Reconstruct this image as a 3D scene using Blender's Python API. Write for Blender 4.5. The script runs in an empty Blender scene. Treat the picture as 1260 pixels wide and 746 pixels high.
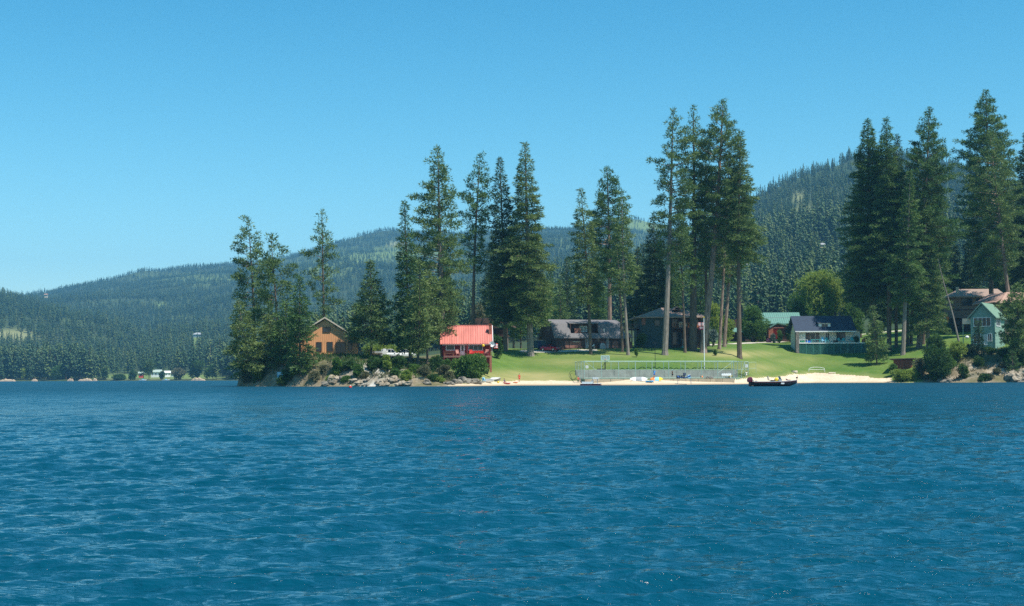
import bpy, bmesh, math, random
import numpy as np
from mathutils import Vector, Matrix, Euler
from math import radians, sin, cos, tan, pi

# ------------------------------------------------------------------ camera
F = 1750.0; HZ = 464.6; SLOPE = -0.0045; EYE = 1.5
scene = bpy.context.scene
C = scene.collection
cam_d = bpy.data.cameras.new('camera'); cam = bpy.data.objects.new('camera', cam_d); C.objects.link(cam)
cam_d.lens = 50.0; cam_d.sensor_width = 36.0; cam_d.clip_start = 0.1; cam_d.clip_end = 40000
PITCH = math.atan((HZ-373)/F); ROLL = math.atan(SLOPE)
Rm = Matrix.Rotation(pi/2+PITCH, 3, 'X') @ Matrix.Rotation(ROLL, 3, 'Z')
cam.matrix_world = Matrix.Translation((0, 0, EYE)) @ Rm.to_4x4()
scene.camera = cam

# ------------------------------------------------------------------ sun, sky, exposure
SUN_EL = radians(62); SUN_H = Vector((0.80, -0.60, 0)).normalized()
sun_vec = Vector((SUN_H.x*cos(SUN_EL), SUN_H.y*cos(SUN_EL), sin(SUN_EL)))
sd = bpy.data.lights.new('sun', 'SUN'); sd.energy = 5.0; sd.angle = radians(0.53); sd.color = (1.0, 0.95, 0.86)
so = bpy.data.objects.new('sun', sd); C.objects.link(so)
so.rotation_euler = sun_vec.to_track_quat('Z', 'Y').to_euler(); so.location = (100, -50, 200)
w = bpy.data.worlds.new('World'); scene.world = w; w.use_nodes = True
nt = w.node_tree; nt.nodes.clear()
sky = nt.nodes.new('ShaderNodeTexSky'); sky.sky_type = 'NISHITA'; sky.sun_disc = False
sky.sun_elevation = SUN_EL; sky.sun_rotation = math.atan2(SUN_H.x, SUN_H.y)
sky.altitude = 700; sky.air_density = 1.0; sky.dust_density = 0.9; sky.ozone_density = 1.0
tint = nt.nodes.new('ShaderNodeMix'); tint.data_type = 'RGBA'; tint.blend_type = 'MULTIPLY'; tint.inputs[0].default_value = 1.0
tint.inputs[7].default_value = (0.54, 1.0, 1.04, 1)
bg = nt.nodes.new('ShaderNodeBackground'); bg.inputs[1].default_value = 0.15
ow = nt.nodes.new('ShaderNodeOutputWorld')
# the colour of the sky deepens with height above the horizon
wtc = nt.nodes.new('ShaderNodeTexCoord'); wsp = nt.nodes.new('ShaderNodeSeparateXYZ'); nt.links.new(wtc.outputs['Generated'], wsp.inputs[0])
wcl = nt.nodes.new('ShaderNodeClamp'); wcl.inputs['Max'].default_value = .30; nt.links.new(wsp.outputs[2], wcl.inputs['Value'])
wcb = nt.nodes.new('ShaderNodeCombineColor')
for ch, (k0, k1) in enumerate(((.66, 6.2), (.87, 1.35), (.81, .35))):
    m1 = nt.nodes.new('ShaderNodeMath'); m1.operation = 'MULTIPLY_ADD'; m1.inputs[1].default_value = -k1; m1.inputs[2].default_value = k1*.06; nt.links.new(wcl.outputs[0], m1.inputs[0])
    m2 = nt.nodes.new('ShaderNodeMath'); m2.operation = 'EXPONENT'; nt.links.new(m1.outputs[0], m2.inputs[0])
    m3 = nt.nodes.new('ShaderNodeMath'); m3.operation = 'MULTIPLY'; m3.inputs[1].default_value = k0; nt.links.new(m2.outputs[0], m3.inputs[0]); nt.links.new(m3.outputs[0], wcb.inputs[ch])
nt.links.new(wcb.outputs[0], tint.inputs[7])
nt.links.new(sky.outputs[0], tint.inputs[6]); nt.links.new(tint.outputs[2], bg.inputs[0]); nt.links.new(bg.outputs[0], ow.inputs[0])
scene.view_settings.view_transform = 'Standard'; scene.view_settings.look = 'None'
scene.view_settings.exposure = 0.50; scene.view_settings.gamma = 1.0
scene.cycles.use_denoising = False
scene.cycles.sample_clamp_direct = 4.0; scene.cycles.sample_clamp_indirect = 3.0
scene.cycles.max_bounces = 6; scene.cycles.volume_bounces = 0; scene.cycles.transparent_max_bounces = 8
scene.cycles.caustics_reflective = False; scene.cycles.caustics_refractive = False
random.seed(7); np.random.seed(7)

def hx(px): return HZ + SLOPE*(px-630)
def ray(px, py): return (Rm @ Vector(((px-630)/F, -(py-373)/F, -1.0)))
def P(px, py, Y):
    d = ray(px, py); return Vector((0, 0, EYE)) + d*(Y/d.y)
def zz(px, Y, py): return EYE + (hx(px)-py)/F*Y

# ------------------------------------------------------------------ noise (numpy)
def _h(ix, iy, s):
    n = (ix.astype(np.int64)*374761393 + iy.astype(np.int64)*668265263 + s*974711) & 0xffffffff
    n = ((n ^ (n >> 13))*1274126177) & 0xffffffff
    return ((n ^ (n >> 16)) & 0xffff)/65535.0
def vn(x, y, s=0):
    ix = np.floor(x); iy = np.floor(y); fx = x-ix; fy = y-iy
    fx = fx*fx*(3-2*fx); fy = fy*fy*(3-2*fy)
    a = _h(ix, iy, s); b = _h(ix+1, iy, s); c = _h(ix, iy+1, s); d = _h(ix+1, iy+1, s)
    return (a*(1-fx)+b*fx)*(1-fy)+(c*(1-fx)+d*fx)*fy
def fbm(x, y, s=0, o=4):
    r = 0; a = .5; t = 0
    for i in range(o):
        r = r + a*vn(x*2**i, y*2**i, s+i); t += a; a *= .5
    return r/t - .5

# ------------------------------------------------------------------ objects helpers
def tag(o, label=None, cat=None, group=None, kind=None):
    if label: o['label'] = label
    if cat: o['category'] = cat
    if group: o['group'] = group
    if kind: o['kind'] = kind
    return o
def thing(name, label, cat, loc=(0, 0, 0), rz=0, group=None):
    o = bpy.data.objects.new(name, None); C.objects.link(o); o.empty_display_size = .5
    o.location = loc; o.rotation_euler = (0, 0, rz)
    return tag(o, label, cat, group)
def link(name, me, mat=None, parent=None):
    o = bpy.data.objects.new(name, me); C.objects.link(o)
    if mat is not None:
        for m in (mat if isinstance(mat, (list, tuple)) else [mat]): me.materials.append(m)
    if parent is not None: o.parent = parent
    return o
def npmesh(name, V, Fc, smooth=False, mi=None):
    """V (n,3), Fc (m,k)"""
    me = bpy.data.meshes.new(name); V = np.asarray(V, np.float32); Fc = np.asarray(Fc, np.int32)
    m, k = Fc.shape
    me.vertices.add(len(V)); me.vertices.foreach_set('co', V.ravel())
    me.loops.add(m*k); me.loops.foreach_set('vertex_index', Fc.ravel())
    me.polygons.add(m); me.polygons.foreach_set('loop_start', np.arange(0, m*k, k, dtype=np.int32))
    me.polygons.foreach_set('loop_total', np.full(m, k, np.int32))
    me.polygons.foreach_set('use_smooth', np.full(m, smooth))
    if mi is not None: me.polygons.foreach_set('material_index', np.asarray(mi, np.int32))
    me.update(calc_edges=True); return me
def copy_tree(o, parent=None):
    c = o.copy(); C.objects.link(c); c.parent = parent
    for ch in list(o.children): copy_tree(ch, c)
    return c

class MB:
    def __init__(s): s.v = []; s.f = []; s.M = None
    def add(s, vs, fs):
        n = len(s.v)
        for p in vs:
            p = Vector(p)
            if s.M is not None: p = s.M @ p
            s.v.append(tuple(p))
        for f in fs: s.f.append(tuple(i+n for i in f))
        return s
    def box(s, x0, x1, y0, y1, z0, z1):
        return s.add([(x0,y0,z0),(x1,y0,z0),(x1,y1,z0),(x0,y1,z0),(x0,y0,z1),(x1,y0,z1),(x1,y1,z1),(x0,y1,z1)],
                     [(0,3,2,1),(4,5,6,7),(0,1,5,4),(1,2,6,5),(2,3,7,6),(3,0,4,7)])
    def prism(s, pts, y0, y1, axis='y'):
        """pts in (x,z) extruded along y (axis 'y') or (y,z) along x (axis 'x')"""
        n = len(pts)
        if axis == 'y': vs = [(p[0], y0, p[1]) for p in pts]+[(p[0], y1, p[1]) for p in pts]
        elif axis == 'x': vs = [(y0, p[0], p[1]) for p in pts]+[(y1, p[0], p[1]) for p in pts]
        else: vs = [(p[0], p[1], y0) for p in pts]+[(p[0], p[1], y1) for p in pts]
        fs = [tuple(range(n)), tuple(range(2*n-1, n-1, -1))]
        fs += [(i, i+n, (i+1) % n+n, (i+1) % n) for i in range(n)]
        return s.add(vs, fs)
    def tube(s, p0, p1, r0, r1=None, n=6, cap=True):
        r1 = r0 if r1 is None else r1
        p0 = Vector(p0); p1 = Vector(p1); d = (p1-p0)
        if d.length < 1e-6: return s
        d.normalize(); a = d.orthogonal().normalized(); b = d.cross(a)
        vs = [p0+(a*cos(2*pi*i/n)+b*sin(2*pi*i/n))*r0 for i in range(n)]+[p1+(a*cos(2*pi*i/n)+b*sin(2*pi*i/n))*r1 for i in range(n)]
        fs = [(i, (i+1) % n, (i+1) % n+n, i+n) for i in range(n)]
        if cap: fs += [tuple(range(n-1, -1, -1)), tuple(range(n, 2*n))]
        return s.add(vs, fs)
    def path(s, pts, r, n=6):
        for a, b in zip(pts[:-1], pts[1:]): s.tube(a, b, r, r, n)
        return s
    def ball(s, c, rx, ry=None, rz=None, n=8, m=6):
        ry = rx if ry is None else ry; rz = rx if rz is None else rz
        vs = [(c[0], c[1], c[2]-rz)]
        for j in range(1, m):
            t = -pi/2+pi*j/m
            for i in range(n): vs.append((c[0]+rx*cos(t)*cos(2*pi*i/n), c[1]+ry*cos(t)*sin(2*pi*i/n), c[2]+rz*sin(t)))
        vs.append((c[0], c[1], c[2]+rz)); L = len(vs)-1
        fs = [(0, 1+(i+1) % n, 1+i) for i in range(n)]
        for j in range(m-2):
            for i in range(n): fs.append((1+j*n+i, 1+j*n+(i+1) % n, 1+(j+1)*n+(i+1) % n, 1+(j+1)*n+i))
        fs += [(L, 1+(m-2)*n+i, 1+(m-2)*n+(i+1) % n) for i in range(n)]
        return s.add(vs, fs)
    def loft(s, rings, close=True):
        n = len(rings[0]); vs = [p for r in rings for p in r]; fs = []
        for j in range(len(rings)-1):
            for i in range(n): fs.append((j*n+i, j*n+(i+1) % n, (j+1)*n+(i+1) % n, (j+1)*n+i))
        if close: fs += [tuple(range(n-1, -1, -1)), tuple(range((len(rings)-1)*n, len(rings)*n))]
        return s.add(vs, fs)
    def mesh(s, name, smooth=False):
        me = bpy.data.meshes.new(name); me.from_pydata(s.v, [], s.f)
        bm = bmesh.new(); bm.from_mesh(me); bmesh.ops.recalc_face_normals(bm, faces=bm.faces); bm.to_mesh(me); bm.free()
        if smooth: me.polygons.foreach_set('use_smooth', [True]*len(me.polygons))
        return me
    def build(s, name, mat, parent=None, smooth=False): return link(name, s.mesh(name, smooth), mat, parent)
def box(name, mat, parent, *b): return MB().box(*b).build(name, mat, parent)

# ------------------------------------------------------------------ materials
MC = {}
def mat(key, col, rough=.7, var=.15, scale=3.0, metal=0.0, spec=.3, bump=0.0, dirt=None, stretch=(1, 1, 1)):
    if key in MC: return MC[key]
    m = bpy.data.materials.new(key); m.use_nodes = True; t = m.node_tree; b = t.nodes['Principled BSDF']
    b.inputs['Roughness'].default_value = rough; b.inputs['Metallic'].default_value = metal
    b.inputs['Specular IOR Level'].default_value = spec
    tc = t.nodes.new('ShaderNodeTexCoord'); mp = t.nodes.new('ShaderNodeMapping'); mp.inputs['Scale'].default_value = stretch
    t.links.new(tc.outputs['Object'], mp.inputs[0])
    n = t.nodes.new('ShaderNodeTexNoise'); n.inputs['Scale'].default_value = scale; n.inputs['Detail'].default_value = 5
    t.links.new(mp.outputs[0], n.inputs[0])
    cr = t.nodes.new('ShaderNodeValToRGB'); c = Vector(col)
    lo = c*(1-var) if dirt is None else Vector(dirt)
    cr.color_ramp.elements[0].position = .3; cr.color_ramp.elements[1].position = .7
    cr.color_ramp.elements[0].color = (*lo, 1); cr.color_ramp.elements[1].color = (*[min(1, x) for x in c*(1+var)], 1)
    t.links.new(n.outputs[0], cr.inputs[0]); t.links.new(cr.outputs[0], b.inputs['Base Color'])
    if bump:
        bp = t.nodes.new('ShaderNodeBump'); bp.inputs['Strength'].default_value = bump; bp.inputs['Distance'].default_value = .05
        t.links.new(n.outputs[0], bp.inputs['Height']); t.links.new(bp.outputs[0], b.inputs['Normal'])
    MC[key] = m; return m

def foliage_mat(key, c0, c1, c2, trans=.25):
    if key in MC: return MC[key]
    m = bpy.data.materials.new(key); m.use_nodes = True; t = m.node_tree; t.nodes.clear(); N = t.nodes.new; L = t.links.new
    g = N('ShaderNodeNewGeometry'); cr = N('ShaderNodeValToRGB'); e = cr.color_ramp.elements
    e[0].color = (*c0, 1); e[1].color = (*c2, 1); k = e.new(.5); k.color = (*c1, 1)
    tc = N('ShaderNodeTexCoord'); nz = N('ShaderNodeTexNoise'); nz.inputs['Scale'].default_value = .35; nz.inputs['Detail'].default_value = 3
    L(tc.outputs['Object'], nz.inputs[0])
    if key.startswith('forest'):
        oj = N('ShaderNodeObjectInfo'); L(oj.outputs['Location'], nz.inputs[0]); nz.inputs['Scale'].default_value = .006
    ma = N('ShaderNodeMath'); ma.operation = 'MULTIPLY_ADD'; ma.inputs[1].default_value = .5
    L(g.outputs['Random Per Island'], ma.inputs[0])
    mb = N('ShaderNodeMapRange'); mb.inputs['From Min'].default_value = .3; mb.inputs['From Max'].default_value = .7; mb.inputs['To Max'].default_value = .5
    oi = N('ShaderNodeObjectInfo'); mo = N('ShaderNodeMath'); mo.operation = 'MULTIPLY_ADD'; mo.inputs[1].default_value = .3
    L(oi.outputs['Random'], mo.inputs[0]); L(nz.outputs[0], mb.inputs[0]); L(mb.outputs[0], mo.inputs[2]); L(mo.outputs[0], ma.inputs[2])
    L(ma.outputs[0], cr.inputs[0])
    d = N('ShaderNodeBsdfPrincipled'); d.inputs['Roughness'].default_value = .55; d.inputs['Specular IOR Level'].default_value = .25
    tr = N('ShaderNodeBsdfTranslucent'); mx = N('ShaderNodeMixShader'); mx.inputs[0].default_value = trans; o = N('ShaderNodeOutputMaterial')
    L(cr.outputs[0], d.inputs['Base Color']); L(cr.outputs[0], tr.inputs[0]); L(d.outputs[0], mx.inputs[1]); L(tr.outputs[0], mx.inputs[2]); L(mx.outputs[0], o.inputs[0])
    MC[key] = m; return m
M_FIR = foliage_mat('needles_fir', (.032,.072,.026), (.072,.145,.04), (.14,.22,.055))
M_PINE = foliage_mat('needles_pine', (.044,.088,.034), (.10,.17,.052), (.18,.245,.075))
M_LIGHT = foliage_mat('needles_light', (.055,.10,.032), (.115,.175,.05), (.19,.25,.075))
M_DARK = foliage_mat('needles_dark', (.018,.042,.02), (.04,.085,.034), (.075,.13,.045))
M_LEAF = foliage_mat('leaves_green', (.04,.10,.02), (.08,.17,.034), (.14,.24,.05), .35)
M_LEAFY = foliage_mat('leaves_yellow_green', (.13,.20,.035), (.23,.32,.06), (.34,.41,.09), .45)
M_LEAFD = foliage_mat('leaves_dark', (.025,.06,.018), (.05,.11,.026), (.085,.16,.036), .3)
M_SAGE = foliage_mat('leaves_sage', (.07,.08,.04), (.12,.13,.065), (.2,.19,.1), .2)
M_BLUE = foliage_mat('needles_blue', (.06,.1,.08), (.11,.16,.14), (.16,.22,.2), .15)
M_BARK = mat('bark', (.13,.095,.07), .95, .35, 1.2, bump=.5, stretch=(3, 3, .6))
M_BARKP = mat('bark_pine', (.27,.19,.145), .95, .35, 1.2, bump=.5, dirt=(.10,.075,.06), stretch=(3, 3, .6))
M_BARKG = mat('bark_grey', (.22,.185,.155), .95, .35, 1.2, bump=.5, stretch=(3, 3, .6))
M_SNAG = mat('dead_wood', (.2,.17,.15), .9, .3, 2.0, bump=.3)

# ------------------------------------------------------------------ near ground profile:  px -> shoreline Y, [(distance behind shoreline, height)]
NEAR = [
 (200,(278,[(0,0),(3,1.5),(8,3),(16,4),(40,4.5),(170,5)])),
 (285,(276,[(0,0),(3,1.5),(8,3),(16,4),(40,4.5),(170,5)])),
 (330,(270,[(0,0),(2,2.2),(5,4.2),(10,5),(30,5.5),(170,6)])),
 (400,(262,[(0,0),(2,1.8),(4.5,4.2),(8,5.0),(16,5.9),(60,6.3),(170,7)])),
 (470,(255,[(0,0),(1.5,1),(5,2.6),(10,3.8),(16,5.0),(30,5.8),(170,7)])),
 (520,(252,[(0,0),(2,.6),(6,1.6),(12,3.0),(20,4.6),(35,5.6),(170,8)])),
 (575,(252,[(0,0),(4,.4),(10,1.4),(18,2.7),(30,4.4),(50,6.8),(70,8),(170,9)])),
 (620,(262,[(0,0),(10,.75),(20,2.2),(50,7.3),(70,8.3),(170,10)])),
 (640,(266,[(0,0),(12,.85),(52,7.6),(70,8.3),(170,10)])),
 (700,(264,[(0,0),(12,.85),(22,2.5),(56,7.9),(72,8.4),(170,11)])),
 (780,(260,[(0,0),(7,.5),(10,.95),(22,2.7),(60,8.0),(75,8.6),(170,12)])),
 (900,(273,[(0,0),(6,.5),(10,1.0),(20,2.7),(50,7.6),(112,10.9),(170,13)])),
 (950,(290,[(0,0),(8,.6),(18,1.9),(58,8.1),(95,10.9),(140,13)])),
 (1000,(315,[(0,0),(6,.9),(14,2.2),(35,6.9),(70,10.9),(140,14)])),
 (1090,(308,[(0,0),(8,1.0),(14,2.9),(30,5.8),(50,8.6),(100,14.2),(140,16)])),
 (1130,(304,[(0,0),(3,.9),(6,2.2),(10,3.0),(26,6.3),(46,9.0),(104,15.4),(140,17)])),
 (1190,(300,[(0,0),(2,1.2),(12,6.3),(18,6.9),(45,10.2),(85,13.4),(140,16)])),
 (1260,(298,[(0,0),(2,1.5),(13,6.6),(24,8.5),(85,14.5),(140,18)])),
 (1600,(298,[(0,0),(2,1.5),(13,6.6),(24,8.5),(85,14.5),(140,18)])),
]
NPX = np.array([c[0] for c in NEAR], float); NYS = np.array([c[1][0] for c in NEAR], float)
def shore(px): return np.interp(px, NPX, NYS)
def zn_np(X, Y):
    X = np.asarray(X, float); Y = np.asarray(Y, float)
    px = 630+F*X/np.maximum(Y, 1.0); d = Y-shore(px)
    k = np.clip(np.searchsorted(NPX, px)-1, 0, len(NPX)-2); t = np.clip((px-NPX[k])/(NPX[k+1]-NPX[k]), 0, 1)
    Z = np.stack([np.interp(d, [-30, 0]+[q[0] for q in c[1][1][1:]], [-4, 0]+[q[1] for q in c[1][1][1:]]) for c in NEAR])
    za = np.take_along_axis(Z.reshape(len(NEAR), -1), k.reshape(1, -1), 0).reshape(X.shape)
    zb = np.take_along_axis(Z.reshape(len(NEAR), -1), (k+1).reshape(1, -1), 0).reshape(X.shape)
    z = za*(1-t)+zb*t
    edge = np.interp(Y, [270, 285, 320, 430, 1200], [291, 288, 296, 302, 320])
    s = np.clip((px-edge)/np.maximum(9*270/np.maximum(Y, 1), 2), 0, 1)
    z = np.where(z > 0, z*s-3*(1-s), z)
    # rock relief on the banks
    rk = rockmask(px, d)
    z = z+rk*(fbm(X*.45, Y*.45, 3, 4)*2.2+np.abs(fbm(X*1.3, Y*1.3, 9, 3))*1.1-.15)*np.clip(d/2.5, 0, 1)
    z = z+(1-rk)*fbm(X*.12, Y*.12, 5, 3)*.35*np.clip(d/12, 0, 1)
    # court is cut level
    c = in_court(X, Y) | in_court(X, Y-.8); z = np.where(c, 1.17, z)
    return z
def rockmask(px, d):
    l = np.clip((560-px)/30, 0, 1)*np.clip((11-d)/3, 0, 1)
    r = np.clip((px-1128)/16, 0, 1)*np.clip((15-d)/3, 0, 1)
    return np.clip(l+r, 0, 1)
CRT = [(719, 465.5, 268.0), (903, 464.2, 278.0), (921, 463.6, 296.0), (708, 465.5, 283.0)]
CRTP = [P(a, b, c) for a, b, c in CRT]
def in_court(X, Y):
    r = np.ones(np.shape(X), bool); n = 4
    for i in range(n):
        a = CRTP[i]; b = CRTP[(i+1) % n]
        r &= ((b.x-a.x)*(Y-a.y)-(b.y-a.y)*(X-a.x)) > 0
    return r
def zn(X, Y): return float(zn_np(np.array([X]), np.array([Y]))[0])
def G(px, py, y0=None):
    """the point of the near ground that pixel px,py looks at"""
    Ys = np.arange(y0 or 245, 440, .25); d = ray(px, py)
    X = d.x*Ys/d.y; Z = EYE+d.z*Ys/d.y
    g = zn_np(X, Ys); k = np.nonzero(g >= Z)[0]
    k = k[0] if len(k) else len(Ys)-1
    return Vector((X[k], Ys[k], g[k]))
def onY(px, Y):
    X = (px-630)/F*Y; return Vector((X, Y, zn(X, Y)))

# ------------------------------------------------------------------ far ground profile (hills), px -> [(Y, height)]
def fz(px, *q): return [(Y, EYE+(hx(px)-y)/F*Y) for Y, y in q]
FAR = [
 (-900, [(1400,0.2)]+fz(-150,(1500,455),(1800,430),(2500,365),(3200,380),(4700,330))),
 (-150, [(1380,0.2)]+fz(-150,(1500,455),(1800,430),(2400,368),(3000,380),(4700,350))),
 (0,    [(1340,0.2)]+fz(0,(1390,465),(1480,458),(1800,434),(2400,366),(3200,378),(4700,372))),
 (60,   [(1320,0.2)]+fz(60,(1360,465.5),(1450,460),(1800,437),(2300,374),(2900,392),(4700,363))),
 (120,  [(1290,0.2)]+fz(120,(1330,465.5),(1450,462),(1800,438),(2200,390),(2800,402),(4700,348))),
 (180,  [(1250,0.2)]+fz(180,(1300,465.5),(1400,463.5),(1800,440),(2200,414),(2800,402),(4700,337))),
 (240,  [(1210,0.2)]+fz(240,(1260,465),(1350,463),(1700,440),(2200,405),(3000,385),(4700,331))),
 (296,  [(1180,0.2)]+fz(296,(1350,460),(1800,430),(2300,400),(3200,370),(4700,327))),
 (330,  [(430,6.0)]+fz(330,(800,447),(1350,440),(1800,425),(2300,398),(3200,365),(4700,322))),
 (380,  [(430,6.8)]+fz(380,(800,445),(1500,420),(2500,385),(4700,310))),
 (430,  [(430,6.8)]+fz(430,(800,445),(1500,415),(2500,375),(4700,298))),
 (480,  [(430,6.9)]+fz(480,(800,440),(1500,410),(2500,370),(3500,335),(4700,289))),
 (560,  [(430,8.8)]+fz(560,(800,425),(1300,400),(2000,378),(3500,335),(4700,291))),
 (650,  [(430,10.0)]+fz(650,(700,418),(1000,398),(1500,372),(2500,338),(4700,287))),
 (700,  [(430,11.0)]+fz(700,(700,412),(1000,390),(1600,358),(2500,328),(4700,284))),
 (750,  [(430,11.6)]+fz(750,(700,408),(1000,382),(1600,347),(2500,330),(3500,320),(4700,268))),
 (785,  [(430,12.0)]+fz(785,(700,405),(1000,376),(1600,342),(2500,325),(3500,315),(4700,264))),
 (830,  [(430,12.3)]+fz(830,(700,402),(1000,372),(1500,335),(2000,313),(2700,320),(4700,275))),
 (880,  [(430,13.0)]+fz(880,(700,398),(1000,362),(1500,317),(2200,284),(3000,310),(4700,300))),
 (935,  [(430,13.3)]+fz(935,(700,396),(1000,352),(1500,303),(2300,246),(3200,270))),
 (970,  [(430,13.6)]+fz(970,(700,392),(1000,345),(1500,292),(2300,227),(3200,260))),
 (1000, [(430,14.0)]+fz(1000,(700,388),(1000,338),(1500,282),(2300,215),(3200,250))),
 (1050, [(430,15.0)]+fz(1050,(700,385),(1000,333),(1500,274),(2400,203),(3200,240))),
 (1120, [(430,16.8)]+fz(1120,(700,382),(1000,330),(1500,270),(2400,199),(3200,240))),
 (1190, [(430,17.0)]+fz(1190,(700,380),(1000,330),(1500,272),(2400,209),(3200,240))),
 (1260, [(430,18.0)]+fz(1260,(700,380),(1000,336),(1500,287),(2300,235),(3200,260))),
 (1900, [(430,18.0)]+fz(1260,(700,380),(1000,340),(1500,300),(2300,255),(3200,280))),
]
FPX = np.array([c[0] for c in FAR], float)
YG = np.concatenate([np.linspace(425, 1150, 70), np.linspace(1160, 1600, 90), np.geomspace(1610, 5200, 130), np.array([5600, 6200, 7000, 9000, 14000])])
def far_tab():
    T = np.zeros((len(FAR), len(YG)))
    for i, (px, prof) in enumerate(FAR):
        y = [q[0] for q in prof]; z = [q[1] for q in prof]
        if px < 310: y = [425, y[0]-60, y[0]-2]+y; z = [-4, -4, -.6]+z
        else: y = [425]+y; z = [z[0]]+z
        T[i] = np.interp(YG, y+[6500, 14000], z+[z[-1]*.8, 0])
    return T
FT = far_tab()
def zf_np(X, Y):
    px = 630+F*X/Y
    k = np.clip(np.searchsorted(FPX, px)-1, 0, len(FPX)-2); t = np.clip((px-FPX[k])/(FPX[k+1]-FPX[k]), 0, 1)
    t2 = t
    j = np.clip(np.searchsorted(YG, Y)-1, 0, len(YG)-2); u = np.clip((Y-YG[j])/(YG[j+1]-YG[j]), 0, 1)
    a = FT[k, j]*(1-u)+FT[k, j+1]*u; b = FT[k+1, j]*(1-u)+FT[k+1, j+1]*u
    z = a*(1-t2)+b*t2
    amp = np.clip((Y-500)/1500, 0, 1)*np.clip(z/60, 0, 1)
    Ye = np.full_like(X*1.0, 430.); ze = zn_np(X/Y*430., Ye); s_ = np.clip((Y-430)/90., 0, 1)
    z = np.where((px > 300), ze*(1-s_)+z*s_, z)
    z = z+amp*(fbm(X/480, Y/480, 21, 4)*78+fbm(X/120, Y/120, 31, 3)*16)*np.clip(z/250+.25, 0, 1)
    return z
# ------------------------------------------------------------------ ground materials
def ground_mat(key, cols, scales, rough=.95, bump=.3, attr=None, attrcol=None):
    m = bpy.data.materials.new(key); m.use_nodes = True; t = m.node_tree; N = t.nodes.new; L = t.links.new; b = t.nodes['Principled BSDF']
    b.inputs['Roughness'].default_value = rough; b.inputs['Specular IOR Level'].default_value = .15
    g = N('ShaderNodeNewGeometry'); last = None
    for i, (c, s) in enumerate(zip(cols[1:], scales)):
        n = N('ShaderNodeTexNoise'); n.inputs['Scale'].default_value = s; n.inputs['Detail'].default_value = 6; n.inputs['Roughness'].default_value = .65
        L(g.outputs['Position'], n.inputs[0])
        r = N('ShaderNodeMapRange'); r.inputs['From Min'].default_value = .42; r.inputs['From Max'].default_value = .62
        L(n.outputs[0], r.inputs[0]); x = N('ShaderNodeMix'); x.data_type = 'RGBA'; L(r.outputs[0], x.inputs[0])
        if last is None: x.inputs[6].default_value = (*cols[0], 1)
        else: L(last, x.inputs[6])
        x.inputs[7].default_value = (*c, 1); last = x.outputs[2]
    if attr:
        for an, ac in zip(attr, attrcol):
            a = N('ShaderNodeAttribute'); a.attribute_name = an
            x = N('ShaderNodeMix'); x.data_type = 'RGBA'; L(a.outputs['Fac'], x.inputs[0]); L(last, x.inputs[6]); x.inputs[7].default_value = (*ac, 1); last = x.outputs[2]
    L(last, b.inputs['Base Color'])
    if bump:
        bp = N('ShaderNodeBump'); bp.inputs['Strength'].default_value = bump; bp.inputs['Distance'].default_value = .08
        L(n.outputs[0], bp.inputs['Height']); L(bp.outputs[0], b.inputs['Normal'])
    return m
M_LAWN = ground_mat('lawn_grass', [(.078,.155,.024),(.12,.19,.034),(.06,.125,.02),(.15,.19,.045),(.07,.14,.022)], [.09,.35,.05,1.6], attr=['dry','duff'], attrcol=[(.30,.27,.11),(.13,.10,.055)])
M_SAND = ground_mat('beach_sand', [(.62,.5,.36),(.72,.6,.45),(.52,.4,.28)], [.3,2.5], attr=['wet'], attrcol=[(.33,.24,.14)])
M_ROCKB = ground_mat('bank_rock', [(.26,.205,.145),(.36,.30,.22),(.14,.115,.08),(.22,.17,.10)], [.25,.9,2.2], bump=.8, attr=['duff','pale'], attrcol=[(.11,.105,.045),(.56,.52,.46)])
M_WOOD = mat('x_far_ground', (.05,.075,.03), .95, .3, .02)
M_GRAVEL = mat('gravel_track', (.5,.45,.36), .95, .15, 1.0)

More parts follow.
